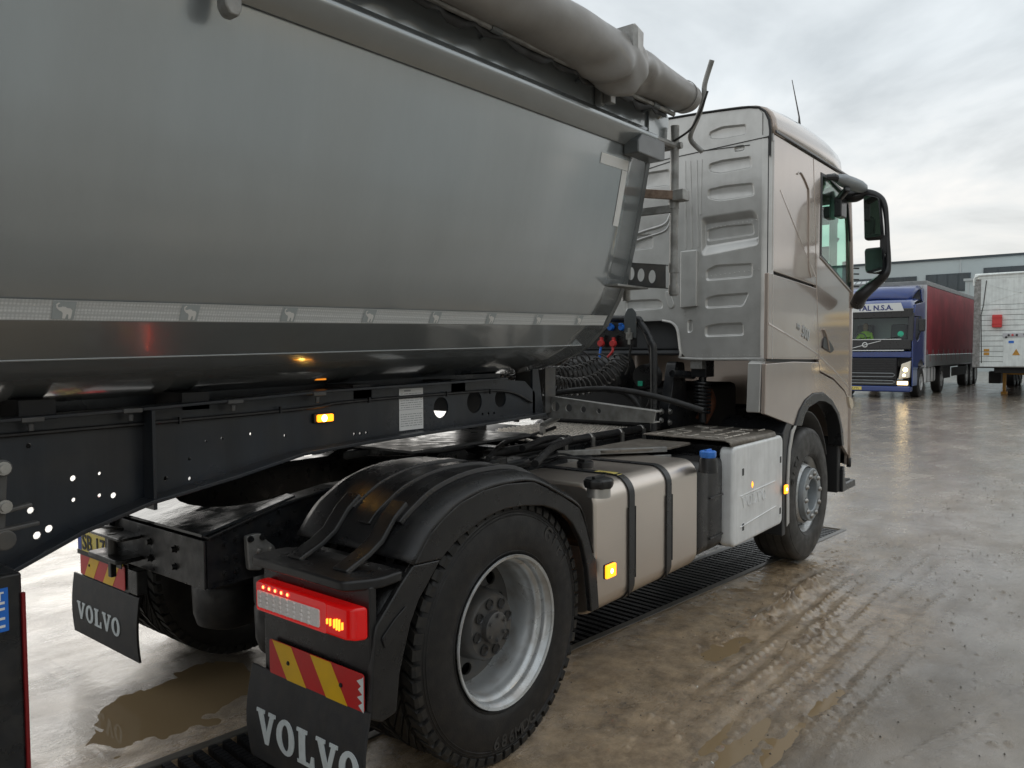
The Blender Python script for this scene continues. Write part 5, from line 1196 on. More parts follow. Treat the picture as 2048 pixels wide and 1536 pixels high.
# tube the tarpaulin is laced to
mb = MB(); mb.tube([(XB+.10,-1.262,tz(XB+.1,2.865)), (XR,-1.262,tz(XR,2.865))], .012, 8); lt = mb.build('lacing_tube', 'galvanised', body)
for x in (1.15, .55, -.1, -.75, -1.4):
    mb = MB(); mb.tube([(x,-1.262,tz(x,2.865)), (x,-1.19,tz(x,2.85))], .009, 6); mb.tube([(x-.03,-1.262,tz(x,2.865)), (x+.03,-1.262,tz(x,2.865))], .016, 8); mb.build('tube_bracket', 'tipper_dark', lt)
mb = MB(); mb.box((.70, -1.225, 2.77), (.735, -1.19, 2.90)); mb.box((.72, -1.265, 2.775), (.765, -1.225, 2.84)); mb.build('rail_hook', 'galvanised', body, bevel=.004)
mb = MB(); mb.prism(rpoly([(-1.215,2.55),(-1.20,2.53),(-1.175,2.53),(-1.165,2.55),(-1.165,2.66),(-1.215,2.66)], .008), 'Y', -1.27, -1.225)
mb.build('rail_hook', 'galvanised', body, bevel=.006)
# dangling lacing flap, dark to carry the shadow band under the roll
mb = MB(); rs = [[], []]
for i in range(60):
    x = XB+.02-i*.06; rs[0].append((x, -1.245, tz(x, 2.895))); rs[1].append((x, -1.262+.012*sin(i*1.7), tz(x, 2.825+.012*sin(i*2.3+.5)+.008*sin(i*.9))))
mb.loft(rs); mb.build('lacing_strip', 'rubber', body, thick=.004)
# tarpaulin roll
random.seed(11)
def tarp_ring(x, r, yc, zc, n=56, ph=0):
    out = []
    for j in range(n):
        a = 2*pi*j/n
        k = 1+.06*sin(2*a+x*1.1+1)+.03*sin(3*a-x*2.3)+.012*sin(5*a+x*4)
        out.append((x, yc+r*k*1.05*cos(a), zc+r*k*sin(a)))
    return out
mb = MB(); rings = []
for i in range(300):
    x = 1.47-i*.0175
    r = .078+.034*min(1, max(0, (1.47-x)/.9))+.005*sin(x*3.1)
    r *= 1-.16*math.exp(-((x-.86)/.03)**2)
    sag = .07*math.exp(-((x-.66)/.16)**2)
    rg = tarp_ring(x, r, -1.285, tz(x, 2.962)+.01*min(1, (1.47-x)/1.2))
    rg2 = []
    for j, p in enumerate(rg):
        a = 2*pi*j/len(rg); dn = max(0, -sin(a+.5)); fold = sag*dn*(1+.35*sin(x*38+3*a))
        qq = max(0, min(1, (1.12-x)/.15)); wr = qq*(.0035*sin(x*13+3*a)*sin(x*4.3+a)+.006*sin(x*41-5*a)*math.exp(-((x-.8)/.16)**2))
        rg2.append((p[0]+.02*dn*sag*8*sin(a*2), p[1]-fold*.5+wr*cos(a), p[2]-fold*1.0+wr*sin(a)))
    rings.append(rg2)
mb.loft(rings, closed=True, caps=True)
tp_ = mb.build('tarpaulin_roll', 'tarp', tr, ang=60)
for x in (1.40,):
    mb = MB(); rg = tarp_ring(x, .083+.022*(1.47-x)+.005*sin(x*3.1), -1.285, tz(x, 2.962)+.01*min(1, (1.47-x)/1.2)); mb.loft([[(p[0]-.004, p[1], p[2]) for p in rg], [(p[0]+.004, p[1], p[2]) for p in rg]], closed=True); mb.build('tarp_hem', 'tarp', tp_, thick=.004)
# tarpaulin cover going up and over the load space
mb = MB(); rs = []
for i in range(40):
    x = 1.0-i*.2; q = []
    for j in range(15):
        t_ = j/14; y = -1.24+2.48*t_; q.append((x, y, tz(x, 3.05)+.20*sin(pi*t_)**.8+.012*sin(x*4+y*5)+.01*sin(x*11+j)))
    rs.append(q)
mb.loft(rs); mb.build('tarpaulin_top', 'tarp', tr, ang=60, thick=.004)
# clip that holds the roll
ck = [(0.650,3.063),(0.703,3.087),(0.780,3.069),(0.775,2.953),(0.721,2.920),(0.655,2.909)]
mb = MB(); mb.prism(ck, 'Y', -1.393, -1.402); ckk = mb.build('roll_stop_plate', 'steel', tr, bevel=.003)
mb = MB(); mb.box((ck[0][0], -1.40, ck[5][1]), (ck[0][0]+.010, -1.22, ck[0][1])); mb.box((ck[0][0], -1.42, ck[5][1]), (ck[0][0]+.045, -1.40, ck[0][1])); mb.build('roll_stop_arm', 'galvanised', ckk)
# crank
cr_ = [(-1.410,3.150),(-1.366,3.044),(-1.355,2.982),(-1.322,2.897),(-1.271,2.810),(-1.265,2.776),(-1.283,2.747),(-1.320,2.709)]
mb = MB(); mb.tube(cat([(1.49+.012*i, p[0], p[1]) for i, p in enumerate(cr_)], 6), .014, 12); ck2 = mb.build('crank_handle', 'galvanised', tr)
mb = MB(); mb.tube([(1.40,-1.285,3.02),(1.52,-1.285,3.02)], .03, 12); mb.build('crank_hub', 'galvanised', ck2)
rp = [(-1.428,2.964),(-1.396,2.882),(-1.363,2.825),(-1.318,2.777),(-1.198,2.726),(-1.100,2.676)]
mb = MB(); mb.tube(cat([(1.40, p[0], p[1]) for p in rp], 6), .006, 7); mb.build('strap_rope', 'rubber', tr)
rp = [(-1.099,2.827),(-1.141,2.838),(-1.194,2.844),(-1.251,2.879)]
mb = MB(); mb.tube(cat([(1.30, p[0], p[1]) for p in rp], 6), .006, 7); mb.tube([(1.30, rp[0][0], rp[0][1]), (1.30, rp[0][0]-.02, rp[0][1]-.02)], .011, 6); mb.build('tie_rope', 'rope', tr)
# white reflective tape and printed elephants
mb = MB(); yT = -.9395
def on(x, z0_): return None
mb.add([(x, y-.0060, tz(x, z_-.003)) for x in (XB-.045, XR) for (y, z_) in ((-.9455,1.8305),(-.936,1.8155),(-.9175,1.7785))], [(0,1,4,3),(1,2,5,4)])
tpe = mb.build('reflective_tape', 'tape_white', body, smooth=False, ang=60)
ele = [(-.42,.36),(-.30,.46),(-.24,.42),(-.34,.30),(-.30,.18),(-.16,.20),(-.10,.24),(.06,.22),(.12,.16),(.30,.14),(.40,.02),(.40,-.30),(.38,-.46),(.26,-.46),(.24,-.22),(.16,-.20),(.12,-.46),(-.02,-.46),(-.04,-.14),(-.12,-.04),(-.22,.0),(-.30,.08),(-.38,.16)]
def face(u, v, off):
    # point on the taped facet, u along X, v from -0.5 to 0.5 up the tape
    a = Vector((-.9175, 1.7785)); b_ = Vector((-.9455, 1.8305)); p = a.lerp(b_, v+.5); n = Vector((-.88, -.475)); p = p+n*(off+.0082); return p
for k in range(-14, 8):
    xk = .947-.3497*(7-k) 
    if xk < XR: continue
    mb = MB(); q = []
    for (du, dv) in ((-.028, -.44), (.028, -.44), (.028, .44), (-.028, .44)): p = face(0, dv, 0); q.append((xk+du, p.x, tz(xk, p.y)))
    mb.add(q, [(0,1,2,3)]); pad = mb.build('tape_print', 'tape_pad', tpe, smooth=False)
    mb = MB(); q = []
    for (a_, b2) in ele: p = face(0, b2*.86, .0006); q.append((xk+a_*.052, p.x, tz(xk, p.y)))
    mb.add(q, [tuple(range(len(q)))]); mb.build('elephant_emblem', 'logo_white', tpe, smooth=False)
# corner marking tape near the front edge
def wy(z):
    for (y0, z0), (y1, z1) in zip(prof, prof[1:]):
        if z1 <= z <= z0: t_ = (z-z1)/(z0-z1); return y1+(y0-y1)*t_-.0055
    return -1.18
for (xa, xb, za, zb) in ((.80,1.055,2.540,2.588),(1.005,1.055,2.270,2.538)):
    mb = MB(); nn = 6; rs = []
    for i in range(nn+1): z = za+(zb-za)*i/nn; rs.append([(xa, wy(z), tz(xa, z)), (xb, wy(z), tz(xb, z))])
    mb.loft(rs); mb.build('corner_tape', 'logo_white', body, smooth=False)
# chassis beams
LOW = [(p[0], p[1]+.013) for p in [(-1.545,1.013),(-1.369,1.086),(-1.154,1.144),(-0.824,1.192),(-0.558,1.240),(-0.192,1.256),(0.060,1.261),(0.670,1.276)]]
web = LOW+[(1.02,1.30),(1.02,1.41),(.93,1.475),(.72,1.493),(-.40,1.478),(-1.16,1.452),(-1.62,1.440)]
webx = [(-7.4,LOW[0][1]-.06),(-2.2,LOW[0][1]-.06)]+web[:-1]+[(-2.2,1.43),(-7.4,1.40)]
hl = []
for (x, y, r) in ((147,957,.0095),(62,1021,.0105),(99,1058,.012),(75,1071,.012),(228,991,.010),(200,991,.007),(298,962,.008),(332,957,.008),(380,957,.007),(379,918,.006),(412,882,.005),(444,877,.006),(502,868,.006),(570,871,.006),(148,1000,.007),(200,947,.006),(57,892,.008)):
    hl.append((x, y, r))
pts = [(-1.356,1.252),(-1.476,1.172),(-1.428,1.108),(-1.461,1.094),(-1.236,1.181),(-1.279,1.187),(-1.122,1.212),(-1.064,1.213),(-0.978,1.201),(-0.979,1.270),(-0.916,1.326),(-0.854,1.330),(-0.737,1.336),(-0.589,1.317),(-1.356,1.185),(-1.277,1.257),(-1.477,1.365),(-0.247,1.293),(-0.214,1.292),(-0.181,1.293),(0.579,1.322),(0.625,1.321),(0.669,1.321)]
big = [(0.278,1.373),(0.518,1.386),(0.722,1.393)]
holes = [circ(p[0], p[1], (hl[i][2] if i < len(hl) else .0075), 10) for i, p in enumerate(pts)]+[circ(p[0], p[1], r, 20) for p, r in zip(big, (.050, .056, .045))]
mb = MB(); mb.prism(webx, 'Y', -.600, -.590, holes); beam = mb.build('chassis_beam', 'beam_paint', tr, smooth=False)
mb = MB(); lo = [(-7.4, LOW[0][1]-.06),(-2.2, LOW[0][1]-.06)]+LOW+[(1.02,1.30)]
for a, b_ in zip(lo, lo[1:]): mb.bar((a[0]-.002,-.612,a[1]-.006), (b_[0]+.002,-.612,b_[1]-.006), .13, .014)
mb.build('lower_flange', 'beam_paint', beam, bevel=.003)
mb = MB(); up2 = [(-7.4,1.40),(-2.2,1.43),(-1.16,1.452),(-.40,1.478),(.72,1.493)]
for a, b_ in zip(up2, up2[1:]): mb.bar((a[0],-.605,a[1]+.004), (b_[0],-.605,b_[1]+.004), .10, .010)
mb.build('upper_flange', 'beam_paint', beam, bevel=.002)
st_ = [(-1.194,1.440),(-1.163,1.149)]
mb = MB(); mb.box((-1.14,-.668,1.125), (-1.128,-.601,1.45)); mb.build('web_stiffener', 'beam_paint', beam, bevel=.002)
for px in [(-1.483,1.440),(-1.195,1.448),(-0.832,1.457),(-0.466,1.468)]:
    mb = MB(); mb.cbox((px[0],-.635,px[1]+.006), (.06,.05,.014)); mb.lathe([(-.028,.0005),(-.028,.008),(-.007,.009)], (px[0],-.64,px[1]), 'Z', 10); mb.build('clamp_bolt', 'hub_grey', beam, bevel=.002)
mb = MB(); mb.prism([(-7.4,.93),(-2.2,.93),(-1.62,1.02),(-1.137,1.20),(-.018,1.262),(1.02,1.30),(1.02,1.41),(.72,1.493),(-1.16,1.452),(-7.4,1.40)], 'Y', .590, .600); mb.build('chassis_beam', 'beam_paint', tr, smooth=False)
for x in (.85, .1, -2.6, -3.6):
    mb = MB(); mb.box((x-.05,-.59,1.30), (x+.05,.59,1.42)); mb.build('chassis_cross_member', 'beam_paint', tr)
mb = MB(); mb.box((.10,-.585,1.170), (1.0,.585,1.182)); mb.build('kingpin_plate', 'chassis', tr)
# subframe under the tub
for sg in (-1, 1):
    mb = MB(); mb.box((-7.2, sg*.36-.05, 1.45), (.95, sg*.36+.05, 1.515)); mb.build('tub_runner', 'beam_paint', body)
for x in (-1.45, -.95, -.2, .4):
    mb = MB(); mb.box((x-.05,-.60,1.44), (x+.05,.60,1.50)); mb.build('tub_cross_member', 'undercarriage', body)
mb = MB(); mb.tube(cat([(-7.0,-.612,1.36),(-1.2,-.612,1.405),(-.3,-.610,1.43),(.3,-.612,1.437),(.75,-.61,1.43),(.98,-.61,1.36)], 6), .007, 7); cbl = mb.build('cable_run', 'rubber', beam)
for x_, z_ in ((-1.02,1.408),(-.62,1.42),(-.18,1.433),(.30,1.437),(.62,1.434)):
    mb = MB(); mb.cbox((x_,-.617,z_), (.007,.012,.024)); mb.build('cable_tie', 'ink', cbl)
# data plates
dp = [(0.007,1.472),(0.156,1.468),(0.157,1.273),(0.004,1.284)]
mb = MB(); mb.box((dp[0][0],-.6035,dp[3][1]), (dp[1][0],-.6005,dp[0][1])); dpl = mb.build('data_plate', 'label_paper', beam)
H0 = dp[0][1]-dp[3][1]; W0 = dp[1][0]-dp[0][0]
mb = MB()
for r in range(15):
    z = dp[0][1]-.018-(r+.5)*H0*.055
    if r in (7, 8): continue
    xx = dp[0][0]+.008
    while xx < dp[1][0]-.012:
        l_ = random.uniform(.005, .028); l_ = min(l_, dp[1][0]-.008-xx); mb.box((xx,-.6043,z-.0016), (xx+l_,-.6036,z+.0012)); xx += l_+random.uniform(.003, .006)
mb.box((dp[0][0]+.03,-.6044,dp[0][1]-.014),(dp[0][0]+.07,-.6036,dp[0][1]-.007)); mb.box((dp[0][0],-.6045,dp[0][1]-H0*.51),(dp[1][0],-.6036,dp[0][1]-H0*.50)); mb.build('print_rows', 'label_ink', dpl, kind='stuff', smooth=False)
# trailer lamps
tl2 = [(-0.455,1.378),(-0.366,1.372),(-0.411,1.373)]
def lamp_flat(x, y, z, wx, hz):
    mb = MB(); mb.prism(rrect(x-wx/2-.012, z-hz/2-.005, x+wx/2+.012, z+hz/2+.005, .008), 'Y', y, y-.012); b0 = mb.build('side_marker_lamp', 'ink', tr, bevel=.003)
    mb = MB(); mb.prism(rrect(x-wx/2, z-hz/2, x+wx/2, z+hz/2, .006), 'Y', y-.010, y-.022); mb.build('lamp_lens', 'amber_lamp', b0, bevel=.003)
    mb = MB(); mb.lathe([(-.006,.0005),(-.003,.010),(.0,.014)], (x-.008, y-.022, z), 'Y', 14); mb.build('lamp_core', 'amber_core', b0)
lamp_flat(tl2[2][0], -.602, tl2[2][1], .078, .030)
bl = [(-0.361,1.528)][0]
mb = MB(); mb.cbox((bl[0],-.52,bl[1]), (.05,.03,.012)); mb.build('side_marker_lamp', 'amber_dim', tr, bevel=.004)
# front bracket, perforated outrigger
mb = MB(); mb.prism([(1.0,1.26),(1.0,1.54),(1.05,1.54),(1.10,1.30),(1.16,1.26)], 'Y', -.60, -.585); mb.build('front_gusset', 'beam_paint', tr)
OX = 1.25
orr = [(-0.410,1.380),(-0.536,1.378),(-1.218,1.316),(-1.207,1.260),(-0.810,1.258),(-0.383,1.254)]
oh = [circ(p[0], p[1], r, 14) for p, r in zip([(-0.475,1.323),(-0.578,1.319),(-0.669,1.314),(-0.767,1.310),(-0.869,1.306)], (.030, .028, .022, .018, .014))]
mb = MB(); mb.prism(orr, 'X', OX-.004, OX+.004, oh); og = mb.build('perforated_outrigger', 'galvanised', tr, smooth=False)
mb = MB(); a, b_ = orr[0], orr[2]; mb.bar((OX+.03,a[0],a[1]),(OX+.03,b_[0],b_[1]),.07,.006); a, b_ = orr[5], orr[3]; mb.bar((OX+.03,a[0],a[1]),(OX+.03,b_[0],b_[1]),.07,.006); mb.build('outrigger_flange', 'galvanised', og)
M_['outr'] = M_['galvanised']
ub = [(-0.343,1.511),(-0.537,1.534),(-0.518,1.354),(-0.493,1.271),(-0.334,1.258),(-0.270,1.300)]
mb = MB(); mb.prism(ub, 'X', OX-.06, OX-.052); ubo = mb.build('upright_channel', 'hub_grey', tr, smooth=False)
mb = MB(); mb.box((OX-.06, ub[1][0]-.01, 1.28), (OX+.04, ub[1][0], 1.54)); mb.build('channel_side', 'hub_grey', ubo); mb = MB(); mb.box((OX-.06, ub[0][0], 1.28), (OX+.04, ub[0][0]+.012, 1.54)); mb.build('channel_side', 'hub_grey', ubo)
# hydraulic ram between tub and chassis
mb = MB(); mb.tube([(1.30,.12,1.05),(1.30,.12,1.95)], .10, 24); mb.tube([(1.30,.12,1.95),(1.30,.12,2.5)], .08, 24); mb.build('tipping_ram', 'chassis', tr)
# inspection platform in front of the tub
PX = 1.42
pz = [(-1.235,2.827),(-1.231,1.929),(-0.958,2.252),(-0.952,1.915),(-1.252,2.447),(-1.042,2.530),(-1.194,2.097),(-1.195,1.971),(-0.990,2.126),(-0.990,1.988),(-1.237,2.411)]
mb = MB(); mb.tube([(PX,pz[0][0],pz[0][1]),(PX,pz[1][0],pz[1][1])], .023, 14); pf = mb.build('platform_post', 'galvanised', tr)
mb = MB(); mb.tube([(PX-.02,pz[2][0]-.002,pz[2][1]+.1),(PX-.02,pz[3][0],pz[3][1])], .023, 14); mb.build('platform_post', 'galvanised', tr)
for z in (pz[4][1], pz[6][1]-.02, pz[7][1]-.01, pz[6][1]+.32):
    mb = MB(); mb.tube([(PX,pz[1][0],z-.025),(PX,pz[1][0],z+.025)], .028, 14); mb.build('post_sleeve', 'galvanised', pf)
mb = MB(); mb.bar((PX-.03,-.35,pz[5][1]+.09),(PX-.03,pz[4][0]-.02,pz[4][1]+.005),.035,.045); cb_ = mb.build('platform_crossbar', 'rusty_steel', tr, bevel=.003)
mb = MB(); mb.box((PX-.05,pz[4][0]-.055,pz[4][1]-.02),(PX+.03,pz[4][0]+.005,pz[4][1]+.035)); mb.build('crossbar_clamp', 'galvanised', cb_, bevel=.004)
mb = MB(); mb.bar((PX-.06,-.35,pz[4][1]-.055),(PX-.01,pz[4][0]+.03,pz[4][1]-.055),.025,.04); mb.build('platform_crossbar', 'galvanised', tr, bevel=.003)
tp2 = [(-0.900,2.132),(-1.200,2.094),(-1.201,1.971),(-0.901,2.001)]
ph2 = [(-0.990,2.062),(-1.052,2.050),(-1.120,2.037)]
mb = MB(); mb.prism(tp2, 'X', PX-.035, PX-.030, [circ(p[0], p[1], .022, 16, .036) for p in ph2]); sd2 = mb.build('platform_side_plate', 'hub_grey', tr, smooth=False)
mb = MB(); mb.bar((PX-.01,tp2[0][0],tp2[0][1]),(PX-.01,tp2[1][0],tp2[1][1]),.05,.004); mb.bar((PX-.01,tp2[3][0],tp2[3][1]),(PX-.01,tp2[2][0],tp2[2][1]),.05,.004)
mb.box((PX-.36,-1.1,2.0-.03),(PX-.04,.3,2.0-.02)); mb.build('platform_step', 'galvanised', sd2)
mb = MB(); mb.tube([(PX-.0,pz[0][0],2.72),(PX-.25,pz[0][0]+.02,2.72)], .02, 10); mb.tube([(PX,pz[0][0]-.04,2.72),(PX,pz[0][0]+.12,2.72)], .018, 10); mb.build('post_bracket', 'galvanised', pf)
# landing leg with its red light strip and sticker
lg = [(-1.642,1.270),(-1.646,1.144),(-1.631,0.624),(-1.716,1.035),(-1.653,1.348),(-1.668,1.199)]
LXx = lg[1][0]
mb = MB(); mb.prism(rrect(LXx-.30, -1.02, LXx+.0, -.86, .01), 'Z', .25, 1.10); leg = mb.build('landing_leg', 'chassis', tr, bevel=.006)
mb = MB(); mb.box((LXx-.004, -1.026, .28), (LXx+.004, -1.015, 1.05)); mb.build('red_reflective_strip', 'dark_red', leg)
sk = [(-1.707,1.071),(-1.679,0.965)]
mb = MB(); sx, sz0, sz1 = sk[1][0], sk[1][1], sk[0][1]; mb.box((sx-.09,-1.0235,sz0), (sx,-1.0205,sz1)); sk_ = mb.build('blue_sticker', 'blue_plastic', leg)
mb = MB()
for z0_ in (.10,.28,.50,.64): mb.box((sx-.08,-1.0245,sz0+z0_*(sz1-sz0)), (sx-.008,-1.0236,sz0+z0_*(sz1-sz0)+.006))
mb.build('sticker_print', 'logo_white', sk_, smooth=False)
text('IT', .028, (sx-.034,-1.0245,sz1-.028), (1,0,0), (0,0,1), .001, 'logo_white', sk_, 'sticker_text', bold=.001)
for (z, r) in ((.37,.016),(.20,.012)):
    mb = MB(); mb.lathe([(0,.02),(-.012,.016),(-.02,.0005)], (LXx-.01,-1.026,z), 'Y', 12); mb.build('red_reflector', 'red_sheet', leg)
# crank gear at the leg top
GX_, gz = LXx-.055, 1.37
mb = MB(); mb.tube([(GX_,-1.0,gz),(GX_,-1.09,gz)], .020, 14); mb.tube([(GX_+.0,-1.0,gz-.17),(GX_+.0,-1.09,gz-.17)], .024, 14); mb.bar((GX_,-1.07,gz),(GX_-.01,-1.07,gz-.17),.026,.016,up=(0,1,0)); cg = mb.build('crank_gear', 'hub_grey', leg, bevel=.003, kind='stuff')
for a, b_ in (((-.05,-.11),(.06,-.095)), ((-.04,-.15),(.075,-.142))):
    mb = MB(); mb.bar((GX_+a[0],-1.075,gz+a[1]),(GX_+b_[0],-1.075,gz+b_[1]),.025,.010); mb.build('crank_bar', 'hub_grey', leg, bevel=.003)
for z in (gz, gz-.09):
    mb = MB(); bolt(mb, (GX_,-1.09,z), 'Y', .012, -.012); mb.build('gear_bolt', 'steel', leg)
mb = MB(); mb.box((LXx-.28,-.86,.95),(LXx,-.60,1.05)); mb.build('leg_bracket', 'beam_paint', leg)

# ------------------------------------------------------------ distant vehicles
def box_wheel(parent, c, R, w, s, far=True):
    mb = MB(); mb.lathe([(-w/2, R*.56), (-w/2, R*.93), (-w*.4, R), (w*.4, R), (w/2, R*.93), (w/2, R*.56)], c, 'Y', 32); ty = mb.build('wheel', 'rubber', parent)
    mb = MB(); mb.lathe([(s*w*.5, R*.57), (s*w*.42, R*.50), (s*w*.30, R*.42), (s*w*.45, R*.30), (s*w*.45, R*.001)], c, 'Y', 28); mb.build('rim', 'rim_silver', ty)
def far_truck(name, label, paint, org, sign=None, driver=False, plate=None):
    # local: x back from the bumper, y across, z up; the truck faces -X
    ox, oy = org; T = thing(name, label, 'truck', (ox+1.4, oy, 0))
    def W(mb): mb.v = [(p[0]+ox, p[1]+oy, p[2]) for p in mb.v]; return mb
    def bx(n, m, a, b_, bev=.03, par=None): mb = MB(); mb.box(a, b_); return W(mb).build(n, m, par or T, bevel=bev)
    # cab sides, roof and back as one shell with a raked front
    side = [(.10,.95),(.06,1.9),(.22,2.82),(.42,3.12),(2.25,3.30),(2.25,1.05),(1.95,1.0),(1.85,1.16),(1.40,1.30),(.95,1.16),(.84,.95)]
    for sg in (-1, 1):
        mb = MB(); mb.prism(side, 'Y', sg*1.24, sg*1.20, [rpoly([(.42,2.0),(.46,2.66),(1.05,2.74),(1.12,2.0),(.75,1.88)], .04)]); W(mb).build('cab_side', paint, T, bevel=.02)
        mb = MB(); mb.prism(rpoly([(.42,2.0),(.46,2.66),(1.05,2.74),(1.12,2.0),(.75,1.88)], .04), 'Y', sg*1.225, sg*1.215); W(mb).build('side_window', 'window_dark', T)
        mb = MB(); mb.prism(rrect(1.2, .45, 1.8, .95, .1), 'Y', sg*1.1, sg*1.0)
    bx('cab_back', paint, (2.2,-1.2,1.1), (2.25,1.2,3.28)); bx('cab_floor', 'interior', (.2,-1.2,1.35), (2.2,1.2,1.5))
    mb = MB(); rs = []
    for (x, z, w_) in ((.20,2.84,1.22),(.34,3.05,1.20),(.60,3.22,1.16),(1.2,3.32,1.14),(2.25,3.36,1.14)): rs.append([(x, -w_, z-.04), (x-.03, -w_*.9, z+.02), (x-.06, 0, z+.04), (x-.03, w_*.9, z+.02), (x, w_, z-.04)])
    mb.loft(rs); W(mb).build('cab_roof', paint, T, thick=.04)
    # high spoiler
    mb = MB(); rs = []
    for (x, z, w_) in ((.95,3.34,.95),(1.1,3.58,1.05),(1.5,3.76,1.10),(2.2,3.86,1.15)): rs.append([(x, -w_, z-.10), (x-.02, -w_*.92, z), (x-.05, 0, z+.03), (x-.02, w_*.92, z), (x, w_, z-.10)])
    mb.loft(rs); W(mb).build('roof_spoiler', paint, T, thick=.04)
    for sg in (-1, 1):
        mb = MB(); mb.prism([(2.2,3.0),(1.6,3.35),(1.5,3.66),(2.3,3.80),(2.4,3.0)], 'Y', sg*1.15, sg*1.19); W(mb).build('spoiler_side', paint, T, bevel=.01)
        mb = MB(); mb.prism([(2.24,1.1),(2.24,3.3),(2.7,3.3),(2.75,1.1)], 'Y', sg*1.22, sg*1.18); W(mb).build('side_fairing', paint, T, bevel=.01)
    # front: screen, sun visor, grille, bumper
    mb = MB(); mb.add([(.065,-1.08,1.98),(.065,1.08,1.98),(.19,1.06,2.68),(.19,-1.06,2.68)], [(0,1,2,3)]); sc_ = W(mb).build('windscreen', 'screen_glass', T, smooth=False)
    for sg in (-1, 1):
        mb = MB(); mb.prism([(.03,1.9),(.10,1.9),(.26,2.84),(.16,2.84)], 'Y', sg*1.08, sg*1.24); W(mb).build('pillar', 'trim_black' if paint != 'yellow_truck_paint' else paint, T, bevel=.03)
    mb = MB(); mb.add([(.14,-1.20,2.68),(.14,1.20,2.68),(.13,1.20,2.98),(.13,-1.20,2.98),(.30,-1.2,2.68),(.30,1.2,2.68),(.34,1.2,3.0),(.34,-1.2,3.0)], [(0,1,2,3),(4,5,6,7),(0,1,5,4),(3,2,6,7),(0,3,7,4),(1,2,6,5)]); vis = W(mb).build('header_panel', 'trim_black', T, bevel=.03)
    if sign:
        mb = MB(); mb.prism([(-.95,2.90),(-.85,3.17),(1.05,3.17),(1.05,2.90)], 'X', .085, .110); sg_ = W(mb).build('sign_board', 'white_paint', T)
        text(sign, .235, (ox+.082, oy+1.00-.52, 2.945), (0,-1,0), (0,0,1), .006, 'navy_sign', sg_, 'sign_lettering', bold=.006, spacing=1.02)
    bx('front_body', paint, (.04,-1.20,1.36), (.18,1.20,1.56), .03)
    bx('dash_panel', 'trim_black', (.02,-1.19,1.62), (.20,1.19,1.97), .04)
    for i, (z, h_) in enumerate(((1.60,.016),(1.965,.012))):
        bx('chrome_strip', 'white_paint', (.005,-.98 if i == 0 else -.9,z-h_), (.03,.98,z+h_), .004)
    mb = MB(); mb.tube([(.0,.62,1.68),(.0,-.28,1.92)], .012, 6); mb.lathe([(0,.085),(-.012,.09),(-.02,.075),(-.012,.06),(0,.06)], (.01,.22,1.79), 'X', 24); W(mb).build('badge', 'white_paint', T)
    gr = bx('grille', 'ink', (.0,-.78,.62), (.16,.95,1.34), .03)
    for z in (.66,.74,.82,.90,.98,1.06,1.14,1.22,1.29): bx('grille_slat', 'chassis', (-.012,-.76,z), (.0,.93,z+.028), .004, gr)
    for (a, b2) in ((.72,.84),(.50,.60)):
        mb = MB(); mb.tube([(-.02,.95,b2),(-.02,-.66,b2),(-.02,-.74,b2-.05),(-.02,-.66,a),(-.02,.95,a)], .012, 6); W(mb).build('grille_frame', 'hub_silver', gr)
    bx('bumper', paint, (-.02,-1.2,.22), (.35,1.2,.42), .05); bx('bumper_mid', 'trim_black', (.0,-1.15,.42), (.3,1.15,.62), .03)
    for sg in (-1, 1):
        mb = MB(); mb.prism([(sg*.83,.66),(sg*.92,1.15),(sg*1.20,1.26),(sg*1.17,.70)] if True else [], 'X', -.01, .15); hl_ = W(mb).build('headlight', 'headlamp', T, bevel=.02)
        mb = MB(); mb.lathe([(-.02,.0005),(-.012,.06),(0,.075)], (-.012, sg*1.04, .96), 'X', 16); mb.lathe([(-.02,.0005),(-.012,.04),(0,.05)], (-.012, sg*1.0, .78), 'X', 16); W(mb).build('projector', 'beam_on', hl_)
        bx('fog_lamp', 'beam_on', (-.015, sg*.80 if sg > 0 else -1.12, .46), (.02, sg*1.12 if sg > 0 else -.80, .58), .01)
        mb = MB(); mb.tube([(.35,sg*1.24,2.72),(.25,sg*1.42,2.70),(.22,sg*1.46,2.3),(.3,sg*1.30,1.95)], .025, 8); mir = W(mb).build('mirror_arm', 'trim_black' if paint == 'blue_paint' else paint, T)
        mb = MB(); mb.cbox((.24, sg*1.46, 2.42), (.14,.20,.42)); W(mb).build('mirror_head', 'trim_black', mir, bevel=.04)
        bx('arch_panel', paint, (.10, sg*1.24 if sg < 0 else 1.20, .42), (.82, sg*1.20 if sg < 0 else 1.24, 1.0), .02)
        box_wheel(T, (ox+1.38, oy+sg*1.10, .51), .51, .3, sg); box_wheel(T, (ox+5.1, oy+sg*1.10, .51), .51, .3, sg)
        mb = MB(); mb.prism(rrect(2.1,.45,4.2,1.0,.12), 'Y', sg*.7, sg*1.2); tk = W(mb).build('fuel_tank', 'cover_plastic', T, bevel=.05)
        for xx in (2.6,3.2,3.8):
            mb = MB(); mb.box((xx-.03, sg*1.205 if sg > 0 else -1.212, .45), (xx+.03, 1.212 if sg > 0 else -1.205, 1.0)); W(mb).build('tank_strap', 'trim_black', tk)
    bx('chassis', 'undercarriage', (1.0,-.4,.6), (6.0,.4,1.0), .03)
    for sy in (-.55, .55):
        bx('seat', 'seat_fabric', (1.25,sy-.25,1.5), (1.65,sy+.25,2.5), .06)
    mb = MB(); mb.tube([(.62+.1*sin(a)*.5,.55+.22*cos(a),2.0+.2*sin(a)) for a in [2*pi*i/20 for i in range(21)]], .02, 6); W(mb).build('steering_wheel', 'trim_black', T)
    for y1, y2 in ((.75,.05),(-.2,-.85)):
        mb = MB(); mb.tube([(.02,y1,1.93),(.03,y2,2.06)], .012, 6); W(mb).build('wiper', 'ink', T)
